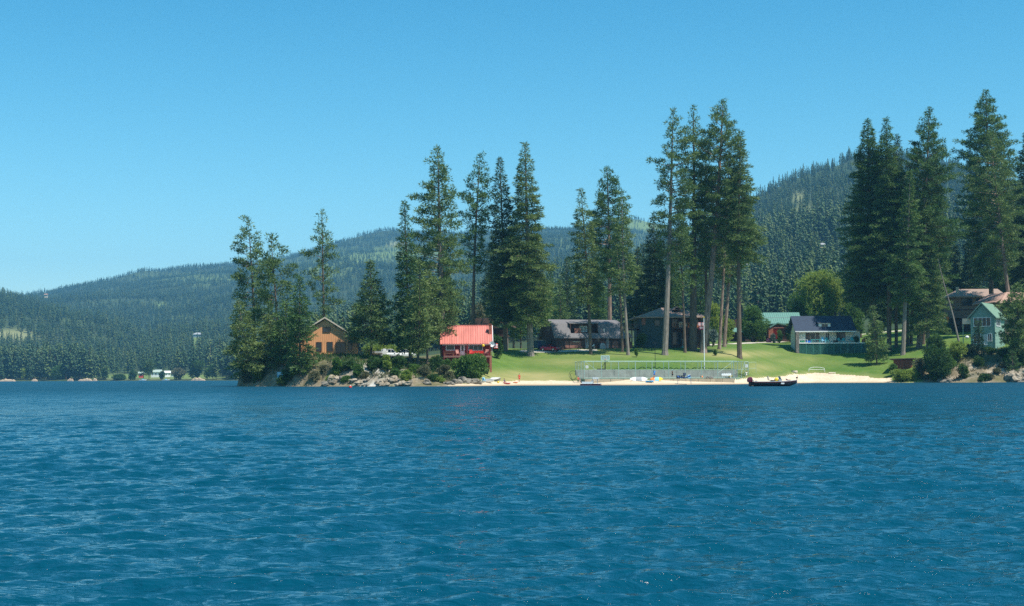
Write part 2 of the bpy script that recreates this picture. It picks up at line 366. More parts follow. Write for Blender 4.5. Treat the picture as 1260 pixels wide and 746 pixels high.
# ------------------------------------------------------------------ near ground
def near_ground():
    xs = np.arange(-78, 150, .6); ys = np.concatenate([np.arange(246, 330, .45), np.arange(330, 431, 1.0)])
    X, Y = np.meshgrid(xs, ys); Z = zn_np(X, Y)
    px = 630+F*X/Y; d = Y-shore(px)
    nx, ny = len(xs), len(ys)
    V = np.stack([X.ravel(), Y.ravel(), Z.ravel()], 1)
    i = np.arange(nx*ny).reshape(ny, nx)
    Fc = np.stack([i[:-1, :-1], i[:-1, 1:], i[1:, 1:], i[1:, :-1]], -1).reshape(-1, 4)
    sw = np.interp(px, [530, 560, 600, 640, 700, 780, 900, 940, 970, 1000, 1060, 1092, 1100], [0, 3, 8, 11.5, 11, 9.5, 9, 13, 15, 13.5, 9, 6, 0])+fbm(X*.35, Y*.35, 8, 3)*3.2
    sand = d < sw; rock = rockmask(px, d) > .35
    bed = Z < -.5
    cls = np.where(rock, 1, np.where(sand, 2, 0))
    lawn = cls == 0
    dry = np.zeros_like(X)
    for (cx, cy, rx, ry, a) in [(650,463,60,8,.8),(590,465,60,8,.7),(905,436,50,5,.8),(930,452,30,8,.45),(770,437,90,4,.25),(980,445,50,8,.25),(700,447,60,6,.35),(735,431,60,3,.3)]:
        q = P(cx, cy, 300); py = HZ-(Z-EYE)*F/Y+SLOPE*(px-630)
        dry = np.maximum(dry, a*np.exp(-((px-cx)/rx)**2-((py-cy)/ry)**2))
    dry = np.clip(dry*(.6+1.6*(fbm(X*.18, Y*.3, 12, 4)+.35))+np.clip((4-(d-sw))/4, 0, 1)*.55*(px > 560), 0, 1)
    duff = np.clip((565-px)/20, 0, 1)*np.clip(.75+fbm(X*.15, Y*.15, 14, 3)*2, 0, 1)
    duff = np.maximum(duff, np.clip((px-1135)/10, 0, 1)*np.clip((18-d)/4, 0, 1)*.8)
    bd = np.clip(fbm(X*.28, Y*.28, 41, 4)*3.4+.35+np.clip((d-6)/6, 0, 1), 0, 1)
    wet = np.clip(1.15-Z/.32, 0, 1)*.8
    pale = np.exp(-((px-462)/26)**2)*.9*np.clip(fbm(X*.6, Y*.6, 44, 3)*3+.7, 0, 1)+.5*np.clip(fbm(X*.3, Y*.3, 46, 3)*4, 0, 1)*(px > 1150)
    fc = cls.ravel()[Fc[:, 0]]
    for k, (nm, m) in enumerate([('lawn', M_LAWN), ('rocky_bank', M_ROCKB), ('beach', M_SAND)]):
        f = Fc[fc == k]; u, inv = np.unique(f, return_inverse=True)
        me = npmesh(nm, V[u], inv.reshape(-1, 4), smooth=(k != 1))
        for an, arr in (('dry', dry), ('duff', bd if k == 1 else duff), ('wet', wet), ('pale', pale)):
            at = me.attributes.new(an, 'FLOAT', 'POINT'); at.data.foreach_set('value', np.clip(arr.ravel()[u], 0, 1).astype(np.float32))
        tag(link(nm, me, m), kind='structure')
near_ground()

# ------------------------------------------------------------------ clearings on the hills, in the photograph's directions
CLEAR = [(243.5,420,9,8,1.1),(1014,318,8,16,1.2),(918,338,9,14,1.2),(888,338,7,12,1.2),(55,367,3,4,1.1),(12,413,30,7,1),(500,312,70,10,.75),(440,318,50,12,.7),(395,330,40,16,.6),(270,343,46,5,.6),(700,300,26,7,.5),(795,278,40,9,.9),(770,300,26,16,.45),
         (240,346,40,6,.5),(195,375,6,4,.9),(992,262,12,10,.75),(975,273,20,5,.7),(985,242,9,8,.7),(1083,214,22,5,.7),(560,318,40,10,.4),(1170,330,30,16,.3),
         (190,463.5,110,3.2,1),(130,361,18,4,.3),(490,300,16,3,.9),(330,322,30,8,.5),(225,341,70,6,.35),(90,392,16,5,.35),(220,392,20,5,.35),(1000,330,20,3,.5)]
def clearing(px, py):
    r = np.zeros_like(px)
    for (cx, cy, rx, ry, a) in CLEAR: r = np.maximum(r, a*np.exp(-(((px-cx)/rx)**2+((py-cy)/ry)**2)**1.5))
    return r
def proj(X, Y, Z):
    px = 630+F*X/Y; return px, HZ+SLOPE*(px-630)-(Z-EYE)*F/Y

M_HILL = ground_mat('hill_ground', [(.035,.06,.022),(.06,.085,.03),(.045,.06,.025)], [.004,.02], bump=0, attr=['pale','tan'], attrcol=[(.14,.19,.055),(.30,.245,.15)])
def hills():
    ap = np.linspace(-700, 1960, 380)
    A, Y = np.meshgrid((ap-630)/F, YG); X = A*Y; Z = zf_np(X, Y)
    Z = np.where(Y < 430.5, Z-.1, Z)
    nx = len(ap); ny = len(YG); i = np.arange(nx*ny).reshape(ny, nx)
    Fc = np.stack([i[:-1, :-1], i[:-1, 1:], i[1:, 1:], i[1:, :-1]], -1).reshape(-1, 4)
    me = npmesh('hills', np.stack([X.ravel(), Y.ravel(), Z.ravel()], 1), Fc, smooth=True)
    px, py = proj(X, Y, Z); c = clearing(px, py)
    tan_ = np.clip(c*1.2, 0, 1)*((np.abs(px-12) < 40) & (py > 400) | (np.abs(px-985) < 30) & (py < 290) | (np.abs(px-1083) < 30) | (np.abs(px-490) < 16) & (py < 304) | (py > 466))
    at = me.attributes.new('pale', 'FLOAT', 'POINT'); at.data.foreach_set('value', np.clip(c*1.3, 0, 1).ravel().astype(np.float32))
    at = me.attributes.new('tan', 'FLOAT', 'POINT'); at.data.foreach_set('value', (np.clip(tan_, 0, 1)*.45).ravel().astype(np.float32))
    tag(link('hills', me, M_HILL), kind='structure')
hills()

# ------------------------------------------------------------------ water
def water():
    m = bpy.data.materials.new('lake_water'); m.use_nodes = True; t = m.node_tree; N = t.nodes.new; L = t.links.new; b = t.nodes['Principled BSDF']
    b.inputs['Base Color'].default_value = (.0006, .047, .081, 1); b.inputs['Roughness'].default_value = .06
    b.inputs['IOR'].default_value = 1.333; b.inputs['Specular IOR Level'].default_value = .5
    g = N('ShaderNodeNewGeometry'); sp = N('ShaderNodeSeparateXYZ'); L(g.outputs['Position'], sp.inputs[0])
    # fine ripples as bump
    last = None
    for sc_, st, det, dist in (((1, 2.1, 1), 1.7, 3, .10), ((1, 1.9, 1), 6.0, 4, .035)):
        mp = N('ShaderNodeMapping'); mp.inputs['Scale'].default_value = sc_; mp.inputs['Rotation'].default_value = (0, 0, .12); L(g.outputs['Position'], mp.inputs[0])
        n = N('ShaderNodeTexNoise'); n.inputs['Scale'].default_value = st; n.inputs['Detail'].default_value = det; n.inputs['Roughness'].default_value = .6; n.inputs['Distortion'].default_value = .5; L(mp.outputs[0], n.inputs[0])
        bp = N('ShaderNodeBump'); bp.inputs['Strength'].default_value = 1; bp.inputs['Distance'].default_value = dist; L(n.outputs[0], bp.inputs['Height'])
        if last is not None: L(last, bp.inputs['Normal'])
        last = bp.outputs[0]
    # beyond the reach of bump: facets tilted at random, steeper the more waves share a pixel
    acc = None
    for sc_, amp in (((1.0, .22, 1), .17), ((.22, .06, 1), .11), ((5, 5, 1), .16)):
        mp = N('ShaderNodeMapping'); mp.inputs['Scale'].default_value = sc_; L(g.outputs['Position'], mp.inputs[0])
        n = N('ShaderNodeTexNoise'); n.inputs['Scale'].default_value = 1.0; n.inputs['Detail'].default_value = 3; L(mp.outputs[0], n.inputs[0])
        s = N('ShaderNodeVectorMath'); s.operation = 'SUBTRACT'; s.inputs[1].default_value = (.5, .5, .5); L(n.outputs[1], s.inputs[0])
        k = N('ShaderNodeVectorMath'); k.operation = 'MULTIPLY'; k.inputs[1].default_value = (amp*1.6, amp*3.0, 0); L(s.outputs[0], k.inputs[0])
        if acc is None: acc = k.outputs[0]
        else:
            a = N('ShaderNodeVectorMath'); L(acc, a.inputs[0]); L(k.outputs[0], a.inputs[1]); acc = a.outputs[0]
    mr = N('ShaderNodeMapRange'); L(sp.outputs[1], mr.inputs[0]); mr.inputs['From Min'].default_value = 18; mr.inputs['From Max'].default_value = 190; mr.inputs['To Min'].default_value = .25; mr.inputs['To Max'].default_value = 3.4
    mq = N('ShaderNodeMapRange'); L(sp.outputs[1], mq.inputs[0]); mq.inputs['From Min'].default_value = 30; mq.inputs['From Max'].default_value = 200; mq.inputs['To Min'].default_value = .035; mq.inputs['To Max'].default_value = .5; L(mq.outputs[0], b.inputs['Roughness'])
    kk = N('ShaderNodeVectorMath'); kk.operation = 'SCALE'; L(acc, kk.inputs[0]); L(mr.outputs[0], kk.inputs['Scale'])
    a = N('ShaderNodeVectorMath'); L(last, a.inputs[0]); L(kk.outputs[0], a.inputs[1])
    nn = N('ShaderNodeVectorMath'); nn.operation = 'NORMALIZE'; L(a.outputs[0], nn.inputs[0]); L(nn.outputs[0], b.inputs['Normal'])
    # surface: rows spread outward, waves as real relief as far as they can be told apart
    Yr = [7.4]
    while Yr[-1] < 60: Yr.append(Yr[-1]*1.0029)
    while Yr[-1] < 115: Yr.append(Yr[-1]*1.0044)
    while Yr[-1] < 200: Yr.append(Yr[-1]*1.008)
    while Yr[-1] < 2200: Yr.append(Yr[-1]*1.03)
    Yr = np.array(Yr+[4000., 9000.]); A = np.tan(np.linspace(-.40, .40, 500))
    X = A[None, :]*Yr[:, None]; Y = np.repeat(Yr[:, None], len(A), 1)
    dx = Y*(A[1]-A[0]); dy = np.gradient(Yr)[:, None]*np.ones_like(X)
    Z = np.zeros_like(X); DX = np.zeros_like(X); DY = np.zeros_like(X)
    rng = np.random.RandomState(11); n = 140; nr = int((Yr < 200).sum())
    Xs, Ys_, sx, sy = X[:nr], Y[:nr], dx[:nr], dy[:nr]
    lam = np.exp(rng.uniform(np.log(.10), np.log(2.8), n))
    lam = np.concatenate([lam, rng.uniform(.9, 2.6, 16)])
    for ii, l in enumerate(lam):
        th = pi/2+rng.normal(0, .42 if ii < n else .22)+.10; k = 2*pi/l; kx, ky = cos(th)*k, sin(th)*k; ph = rng.uniform(0, 2*pi)
        st = .037*(1 if l < .45 else (.45/l)**.9)*(1 if l > .2 else (l/.2)**.5); st = st if ii < n else .017; a = st/k
        w_ = np.clip((l/np.maximum(np.abs(ky/k)*sy, np.abs(kx/k)*sx)-2.2)/2.0, 0, 1)
        if w_.max() <= 0: continue
        q = kx*Xs+ky*Ys_+ph; a = a*w_
        Z[:nr] += a*np.sin(q); DX[:nr] += a*cos(th)*np.cos(q)*.5; DY[:nr] += a*sin(th)*np.cos(q)*.5
    gust = .86+.36*(fbm(Xs*.06, Ys_*.035, 77, 3)+.5)
    Z[:nr] *= gust
    fade = np.clip((190-Y)/90, 0, 1)
    V = np.stack([(X+DX*fade).ravel(), (Y+DY*fade).ravel(), (Z*fade).ravel()], 1)
    i = np.arange(X.size).reshape(X.shape); Fc = np.stack([i[:-1, :-1], i[:-1, 1:], i[1:, 1:], i[1:, :-1]], -1).reshape(-1, 4)
    tag(link('lake', npmesh('lake', V, Fc, smooth=True), m), kind='structure')
    bed = MB().add([(-9000, -300, -4.5), (9000, -300, -4.5), (9000, 16000, -4.5), (-9000, 16000, -4.5)], [(0, 1, 2, 3)])
    tag(bed.build('lake_bed', mat('lake_bed_mud', (.06,.07,.05), .95)), kind='structure')
water()

# ------------------------------------------------------------------ foliage
def spikes(Cn, D, size, rng, n, ln, wd, up=.25, out=.6, flat=1.0):
    """needle sprays: Cn clump centres, D outward dirs -> vertices, tris"""
    M = len(Cn); r = rng.normal(size=(M, n, 3)); r /= np.linalg.norm(r, axis=2, keepdims=True)
    d = r+D[:, None, :]*out; d[..., 2] = d[..., 2]*flat+up; d /= np.linalg.norm(d, axis=2, keepdims=True)
    L_ = ln*size[:, None, None]*rng.uniform(.6, 1.2, (M, n, 1))
    b = Cn[:, None, :]+r*size[:, None, None]*ln*.45*np.array([1, 1, flat]); t = b+d*L_
    s = np.cross(d, rng.normal(size=(M, n, 3))); s /= np.linalg.norm(s, axis=2, keepdims=True)+1e-6
    s *= wd*size[:, None, None]*rng.uniform(.7, 1.3, (M, n, 1))
    b2 = b+d*L_*.12
    V = np.stack([b2+s, t, b2-s], 2).reshape(-1, 3)
    return V
def quads(nv): return np.arange(nv, dtype=np.int32).reshape(-1, 3)

def conifer_data(seed, H, W, cb, kind='fir', dens=1.0, lean=(0, 0), r0=None, bare=0, up=None, wob=.25, nspk=None, tip=.0, dead=False, side=None):
    """H height, W crown half width, cb crown base as a fraction of H. Returns trunk MB and foliage vertices"""
    rng = np.random.RandomState(seed); r0 = r0 or H*.0085+.05
    bend = rng.normal(0, .006, 2)*H
    def axis(z):
        t = z/H; return np.array([lean[0]*t+bend[0]*sin(t*pi), lean[1]*t+bend[1]*sin(t*pi), z])
    tb = MB(); zs = np.linspace(0, H*.985, 12); rings = []
    for j, z in enumerate(zs):
        t = z/H; r = r0*(1-t)**.85+.03
        if j == 0: r *= 1.35
        c = axis(z); rings.append([(c[0]+r*cos(2*pi*i/8), c[1]+r*sin(2*pi*i/8), z-(.6 if j == 0 else 0)) for i in range(8)])
    rings.insert(1, [(axis(.8)[0]+r0*1.02*cos(2*pi*i/8), axis(.8)[1]+r0*1.02*sin(2*pi*i/8), .8) for i in range(8)])
    tb.loft(rings)
    Hc = H*(1-cb); step = {'fir': .46, 'pine': .54, 'open': .72}.get(kind, .5)/dens
    nb = int(Hc/step*2.7)
    CN, DD, SZ = [], [], []
    az = rng.uniform(0, 6.28); lump = rng.uniform(0, 100)
    for i in range(nb):
        u = (i+.5)/nb; t = u**.92; z = H-t*Hc; az += 2.4+rng.normal(0, .5)
        if kind == 'fir':   prof = (t**.72)*(1-.30*max(0, t-.8)/.2)
        elif kind == 'cone': prof = t**.95
        elif kind == 'pine': prof = min(1, (t/.38)**.8)*(1-.45*max(0, t-.72)/.28)
        else: prof = min(1, (t/.4)**.8)*(1-.35*max(0, t-.75)/.25)
        if tip and t < tip: prof = max(prof, .45)
        nse = float(fbm(np.array([z*.16+lump]), np.array([az % 6.28*.8+lump]), seed % 97, 3)[0])
        Lb = W*1.08*prof*(1+wob*nse*3.6)*rng.uniform(.72, 1.12)
        if side is not None: Lb *= 1+side*cos(az)
        if rng.rand() < (.10 if kind != 'pine' else .16): Lb *= .45
        if kind == 'pine' and rng.rand() < .05: Lb *= 1.35
        if Lb < .35: Lb = .35
        el = (.55-.95*t if kind == 'fir' else .5-.65*t)+rng.normal(0, .12)
        if up is not None: el += up
        a = axis(z); dx, dy = cos(az), sin(az)
        tipp = a+np.array([dx*Lb*cos(el), dy*Lb*cos(el), Lb*sin(el)*.8])
        if rng.rand() < .75 or t > .8: tb.tube(a, a+(tipp-a)*.85, .03+.018*Lb**.8*(1+t), .015, n=3, cap=False)
        if dead: continue
        gap = .50 if kind != 'pine' else .52
        ns = max(1, int(Lb*(.85 if kind == 'fir' else .72)/gap))
        for q in range(ns):
            s = 1-q*gap/max(Lb, .5) if ns > 1 else .8
            if s < .25: break
            droop = -.10*Lb*s*s if kind != 'pine' else .05*Lb*s
            p = a+(tipp-a)*s+np.array([0, 0, droop])
            if kind != 'pine':
                lat = (1.05-s)*Lb*.42+.15
                k = 1 if lat < .35 else 2 if lat < 1.2 else 3
                for v in np.linspace(-lat, lat, k) if k > 1 else [0]:
                    CN.append(p+np.array([-dy*v, dx*v, rng.normal(0, .08)-abs(v)*.12])); DD.append((dx*.8, dy*.8, -.1)); SZ.append(rng.uniform(.75, 1.15))
            else:
                k = 1 if q == 0 else 2
                for v in range(k):
                    o = rng.normal(0, .42, 3)*(.4+.5*(1-s)*Lb*.35+.15*k); o[2] = abs(o[2])*.7
                    CN.append(p+o); DD.append((dx*.5, dy*.5, .35)); SZ.append(rng.uniform(.75, 1.3))
    if dead: return tb, None
    CN += [axis(H-.2*k) for k in range(4)]; DD += [(0, 0, 1)]*4; SZ += [.6]*4
    CN = np.array(CN); DD = np.array(DD, float); SZ = np.array(SZ)
    if kind != 'pine': V = spikes(CN, DD, SZ, rng, nspk or 15, .74, .09, up=.05, out=.75, flat=.55)
    else: V = spikes(CN, DD, SZ, rng, nspk or 17, .64, .080, up=.28, out=.5, flat=.85)
    return tb, V

TREE_TRIS = [0]
def conifer(label, base, H, W, cb, kind='fir', fm=None, bm=None, group=None, **k):
    t = thing('conifer_tree', label, 'tree', base, group=group)
    seed = k.pop('seed', int(abs(base[0]*13+base[1]*7)) % 9973+3)
    tb, V = conifer_data(seed, H, W, cb, kind, **k)
    link('trunk', tb.mesh('trunk'), bm or M_BARK, t)
    if V is not None:
        link('crown', npmesh('crown', V, quads(len(V))), fm or M_FIR, t); TREE_TRIS[0] += len(V)//3
    return t

def leafy_data(seed, H, R, cb, n_l=7, size=.34, dens=1.0, squash=1.0, spiky=False):
    rng = np.random.RandomState(seed); tb = MB()
    zc = H*(cb+(1-cb)*.5); hz_ = H*(1-cb)*.5
    CN, DD = [], []
    lobes = []
    for i in range(n_l):
        a = rng.uniform(0, 6.28); rr = R*rng.uniform(.15, .62); zl = zc+hz_*rng.uniform(-.6, .6)
        f = 1-.35*abs(zl-zc)/hz_
        lobes.append((np.array([cos(a)*rr*f, sin(a)*rr*f, zl]), R*rng.uniform(.36, .55)))
    lobes.append((np.array([0, 0, zc+hz_*.45]), R*.45)); lobes.append((np.array([0, 0, zc]), R*.62))
    for c, r in lobes:
        m = int(34*dens*max(1, r*r*.9))
        v = rng.normal(size=(m, 3)); v /= np.linalg.norm(v, axis=1, keepdims=True)
        rad = r*rng.uniform(.55, 1.12, (m, 1)); p = c+v*rad*np.array([1, 1, min(1.3, hz_/R)*squash])
        CN.append(p); DD.append(v)
        if c[2] > .5: tb.tube((0, 0, H*cb*.6), tuple(c), .02*H**.5+.02, .02, n=4, cap=False)
    CN = np.concatenate(CN); DD = np.concatenate(DD); ok = CN[:, 2] > .12; CN = CN[ok]; DD = DD[ok]
    tb.tube((0, 0, -.4), (0, 0, max(.4, H*cb+.3*H*(1-cb))), .018*H+.04, .01*H+.02, n=6)
    V = spikes(CN, DD, np.ones(len(CN)), rng, 11, size, size*.33, up=.15, out=.5)
    return tb, V
def leafy(name, label, cat, base, H, R, cb=.1, fm=None, group=None, seed=None, **k):
    t = thing(name, label, cat, base, group=group)
    seed = seed or int(abs(base[0]*17+base[1]*5)) % 9973+3
    tb, V = leafy_data(seed, H, R, cb, **k)
    link('stem' if cat == 'shrub' else 'trunk', tb.mesh('trunk'), M_BARK, t); link('foliage' if cat == 'shrub' else 'crown', npmesh('crown', V, quads(len(V))), fm or M_LEAF, t)
    TREE_TRIS[0] += len(V)//3
    return t

# ------------------------------------------------------------------ the forest of the hills
def far_tree_mesh(seed, kind, W, levels=9, spk=9):
    """unit-height conifer, low detail"""
    rng = np.random.RandomState(seed); V = []; Fq = []
    rg = [[(r*cos(a), r*sin(a), z) for a in (0, 2.1, 4.2)] for r, z in ((.014, 0), (.010, .5), (.003, .97))]
    tb = MB().loft(rg, False)
    T = list(tb.v); TF = [f for f in tb.f]
    c0 = .10 if kind == 'fir' else .22
    for i in range(levels*spk):
        u = (i+rng.rand())/(levels*spk); z = 1-u*(1-c0)
        r = W*(u**.75)*(1-.25*max(0, u-.85)/.15)*rng.uniform(.6, 1.2)+.012
        a = rng.uniform(0, 6.28); d = np.array([cos(a), sin(a), 0]); s = np.array([-sin(a), cos(a), 0])
        w_ = .03+.42*r; b = np.array([0, 0, z+.02])
        V += [b, b+d*r*.6+s*w_*.6+np.array([0, 0, -.015]), b+d*r+np.array([0, 0, -.045-.12*r]), b+d*r*.6-s*w_*.6+np.array([0, 0, -.015])]
    nT = len(T); me = bpy.data.meshes.new('far_conifer')
    me.from_pydata([tuple(v) for v in T]+[tuple(v) for v in V], [], TF+[tuple(nT+4*i+k for k in range(4)) for i in range(len(V)//4)])
    me.polygons.foreach_set('material_index', [0]*len(TF)+[1]*(len(V)//4))
    return me
M_F1 = foliage_mat('forest_a', (.023,.054,.026), (.038,.083,.033), (.058,.105,.04), .15)
M_F2 = foliage_mat('forest_b', (.034,.072,.028), (.056,.108,.038), (.09,.145,.048), .15)
M_F3 = foliage_mat('forest_c', (.06,.10,.034), (.10,.15,.045), (.15,.19,.055), .2)
def forest():
    rng = np.random.RandomState(5)
    kinds = [far_tree_mesh(1, 'fir', .15), far_tree_mesh(2, 'fir', .12), far_tree_mesh(3, 'pine', .17), far_tree_mesh(4, 'fir', .19), far_tree_mesh(5, 'fir', .135), far_tree_mesh(6, 'pine', .20)]
    lows = [far_tree_mesh(11, 'fir', .17, 9, 7), far_tree_mesh(12, 'fir', .15, 9, 7), far_tree_mesh(13, 'pine', .21, 9, 7), far_tree_mesh(14, 'fir', .20, 9, 7)]
    for i, me in enumerate(kinds+lows):
        me.materials.append(M_BARK); me.materials.append([M_F1, M_F1, M_F2, M_F2, M_F1, M_F3, M_F1, M_F2, M_F2, M_F3][i])
    def band(y0, y1, n, p0=-70, p1=1330):
        Y = np.sqrt(rng.uniform(y0*y0, y1*y1, n)); px = rng.uniform(p0, p1, n); X = (px-630)/F*Y
        Z = zf_np(X, Y); qx, qy = proj(X, Y, Z)
        keep = (Z > .6)
        hole = clearing(qx, qy)
        keep &= rng.rand(n) > hole*1.05
        dn = fbm(X/130, Y/130, 61, 4)+.5
        keep &= (dn > .37) | (rng.rand(n) < .3)
        return np.stack([X, Y, Z, qx], 1)[keep]
    shore_l = band(1195, 1420, 1500, -40, 300); shore_l = shore_l[(shore_l[:, 2] < 16)]
    # the flat with the lawns on the far shore stays open
    def op(p): 
        q = p[:, 3]; return ((q > 132) & (q < 262) & (p[:, 1] < 1420) & (rng.rand(len(p)) < .93))
    shore_l = shore_l[~op(shore_l)]
    a = band(1400, 3300, 30000); b_ = band(3300, 5200, 60000)
    near = band(620, 1400, 7500, 330, 1330)
    lo = near[near[:, 3] > 330]
    P_ = np.concatenate([shore_l, lo, a, b_])
    hgt = np.where(P_[:, 1] < 1430, rng.uniform(16, 34, len(P_)), 8+18*rng.beta(1.6, 2.2, len(P_)))
    hgt = np.where(P_[:, 1] > 3300, 7+11*rng.beta(1.6, 2.4, len(P_)), hgt)
    hgt = np.where((P_[:, 1] < 1200) & (P_[:, 3] > 320), 10+17*rng.beta(2, 2, len(P_)), hgt)
    # small trees near openings
    show = hgt/P_[:, 1]*((P_[:, 3] > 0) & (P_[:, 3] < 1260))
    vis = (P_[:, 3] < 290) | ((P_[:, 3] > 930) & (P_[:, 3] < 1030)) | ((P_[:, 3] > 605) & (P_[:, 3] < 800))
    order = np.argsort(-show*vis); big = order[:300]; rest = order[300:]
    for n_, i in enumerate(big):
        x, y, z, q = P_[i]
        k = rng.randint(0, 6); o = bpy.data.objects.new('distant_conifer', kinds[k]); C.objects.link(o)
        h = hgt[i]; s = rng.uniform(.9, 1.2); o.location = (x, y, z-.3); o.scale = (h*s, h*s, h); o.rotation_euler = (0, 0, rng.uniform(0, 6.28))
        if q < 300: tag(o, 'tall dark conifer in the dense forest edge across the lake at far left', 'tree', 'conifers along the far left shore')
        else: tag(o, 'dark conifer in the forest on the slope behind the lakeside houses', 'tree', 'conifers on the slope behind the houses')
    src = bpy.data.collections.new('forest_sources')
    for i, me in enumerate(lows):
        o = bpy.data.objects.new('forest_source', me); src.objects.link(o)
    R = P_[rest]; hr = hgt[rest]
    for nm, sel in (('hillside_forest', R[:, 3] > 600), ('far_forest', R[:, 3] <= 600)):
        p = R[sel]; h = hr[sel]; me = bpy.data.meshes.new(nm); me.vertices.add(len(p)); me.vertices.foreach_set('co', p[:, :3].astype(np.float32).ravel())
        at = me.attributes.new('hgt', 'FLOAT', 'POINT'); at.data.foreach_set('value', h.astype(np.float32))
        at = me.attributes.new('rz', 'FLOAT', 'POINT'); at.data.foreach_set('value', rng.uniform(0, 6.28, len(p)).astype(np.float32))
        o = link(nm, me); tag(o, 'dense conifer forest covering the %s hills' % ('right hand' if nm[0] == 'h' else 'left hand'), 'forest', kind='stuff')
        g = bpy.data.node_groups.new(nm, 'GeometryNodeTree'); g.interface.new_socket('Geometry', in_out='INPUT', socket_type='NodeSocketGeometry'); g.interface.new_socket('Geometry', in_out='OUTPUT', socket_type='NodeSocketGeometry')
        N = g.nodes.new; L = g.links.new; gi = N('NodeGroupInput'); go = N('NodeGroupOutput'); ip = N('GeometryNodeInstanceOnPoints'); ci = N('GeometryNodeCollectionInfo')
        ci.inputs['Collection'].default_value = src; ci.inputs['Separate Children'].default_value = True; ci.inputs['Reset Children'].default_value = True
        mp = N('GeometryNodeMeshToPoints'); L(gi.outputs[0], mp.inputs[0]); L(mp.outputs[0], ip.inputs['Points']); L(ci.outputs[0], ip.inputs['Instance']); ip.inputs['Pick Instance'].default_value = True
        rv = N('FunctionNodeRandomValue'); rv.data_type = 'INT'; rv.inputs['Min'].default_value = 0 if False else 0
        for s_ in rv.inputs:
            if s_.name == 'Max' and s_.type == 'INT': s_.default_value = 3
        L([s_ for s_ in rv.outputs if s_.type == 'INT'][0], ip.inputs['Instance Index'])
        na = N('GeometryNodeInputNamedAttribute'); na.data_type = 'FLOAT'; na.inputs['Name'].default_value = 'hgt'; L(na.outputs['Attribute'], ip.inputs['Scale'])
        nb_ = N('GeometryNodeInputNamedAttribute'); nb_.data_type = 'FLOAT'; nb_.inputs['Name'].default_value = 'rz'; cx = N('ShaderNodeCombineXYZ'); L(nb_.outputs['Attribute'], cx.inputs[2]); L(cx.outputs[0], ip.inputs['Rotation'])
        L(ip.outputs[0], go.inputs[0]); md = o.modifiers.new('trees', 'NODES'); md.node_group = g
forest()

# ------------------------------------------------------------------ haze
hz = MB().box(-6000, 6000, -60, 8200, -6.5, 700).build('haze', None); tag(hz, kind='stuff', label='thin blue summer haze over the lake and the hills', cat='haze')
hm = bpy.data.materials.new('haze'); hm.use_nodes = True; hm.node_tree.nodes.clear()
pv = hm.node_tree.nodes.new('ShaderNodeVolumePrincipled'); pv.inputs['Color'].default_value = (.22, .62, 1.0, 1); pv.inputs['Density'].default_value = .0001; pv.inputs['Anisotropy'].default_value = .0
oo = hm.node_tree.nodes.new('ShaderNodeOutputMaterial'); hm.node_tree.links.new(pv.outputs[0], oo.inputs['Volume']); hz.data.materials.append(hm)
# ------------------------------------------------------------------ tracks
def track(name, pts, wid, m):
    """gravel strip draped on the ground through pixel-found points"""
    Q = [G(*p) if len(p) == 2 else onY(*p[:1], p[2]) for p in pts]; L_ = []
    for a, b in zip(Q[:-1], Q[1:]):
        n = max(2, int((b-a).length/1.0))
        for i in range(n): L_.append(a.lerp(b, i/n))
    L_.append(Q[-1]); vs = []; fs = []
    for i, p in enumerate(L_):
        d = (L_[min(i+1, len(L_)-1)]-L_[max(i-1, 0)]); d.z = 0; d.normalize(); s = Vector((-d.y, d.x, 0))
        for k in (-1, -.33, .33, 1):
            q = p+s*wid*k*.5; vs.append((q.x, q.y, zn(q.x, q.y)+.05))
    for i in range(len(L_)-1):
        for k in range(3): fs.append((i*4+k, i*4+k+1, i*4+k+5, i*4+k+4))
    tag(MB().add(vs, fs).build(name, m, smooth=True), kind='structure')
track('gravel_path', [(840, 427), (880, 424), (920, 422.5), (950, 421.5), (985, 420)], 3.2, M_GRAVEL)
track('gravel_path', [(640, 432.5), (670, 433), (700, 432), (735, 431.5)], 3.0, M_GRAVEL)
track('gravel_path', [(1060, 412), (1085, 409), (1110, 407), (1135, 406)], 3.5, M_GRAVEL)

# ------------------------------------------------------------------ building helpers
W_BROWN = mat('siding_dark_brown', (.085,.045,.034), .8, .3, 4, stretch=(3,3,.5)); W_RED = mat('siding_barn_red', (.17,.022,.02), .7, .2, 4)
W_ORNG = mat('siding_cedar_orange', (.72,.35,.155), .7, .14, 1.5, bump=.2, stretch=(6,6,.4)); W_CREAM = mat('siding_cream', (.76,.71,.58), .7, .08, 3)
W_GREEN = mat('siding_sage_green', (.22,.34,.27), .7, .1, 5, stretch=(.5,.5,3)); W_TEAL = mat('siding_dark_teal', (.045,.07,.072), .8, .2, 4)
W_TAUPE = mat('siding_taupe', (.22,.145,.11), .8, .12, 4); W_PINKB = mat('panel_rosy_brown', (.27,.12,.09), .8, .15, 3)
R_RED = mat('roof_red_metal', (.56,.175,.135), .6, .2, .5, spec=.4, stretch=(3,.5,.5)); R_GREY = mat('shingle_grey', (.17,.16,.165), .95, .25, 6, bump=.4)
R_BROWN = mat('shingle_brown', (.31,.22,.175), .95, .22, 6, bump=.4); R_NAVY = mat('shingle_navy', (.040,.055,.085), .95, .3, 5, bump=.4)
R_GREEN = mat('roof_green_metal', (.13,.26,.21), .45, .1, 2, spec=.4); R_TEAL = mat('roof_teal_metal', (.05,.27,.23), .4, .08, 2, spec=.4); R_SAGE = mat('shingle_green', (.15,.24,.17), .95, .15, 6, bump=.4)
R_PINK = mat('shingle_pinkish_tan', (.42,.26,.2), .95, .15, 6, bump=.3); R_DKBR = mat('shake_dark_brown', (.13,.085,.07), .95, .35, 5, bump=.5)
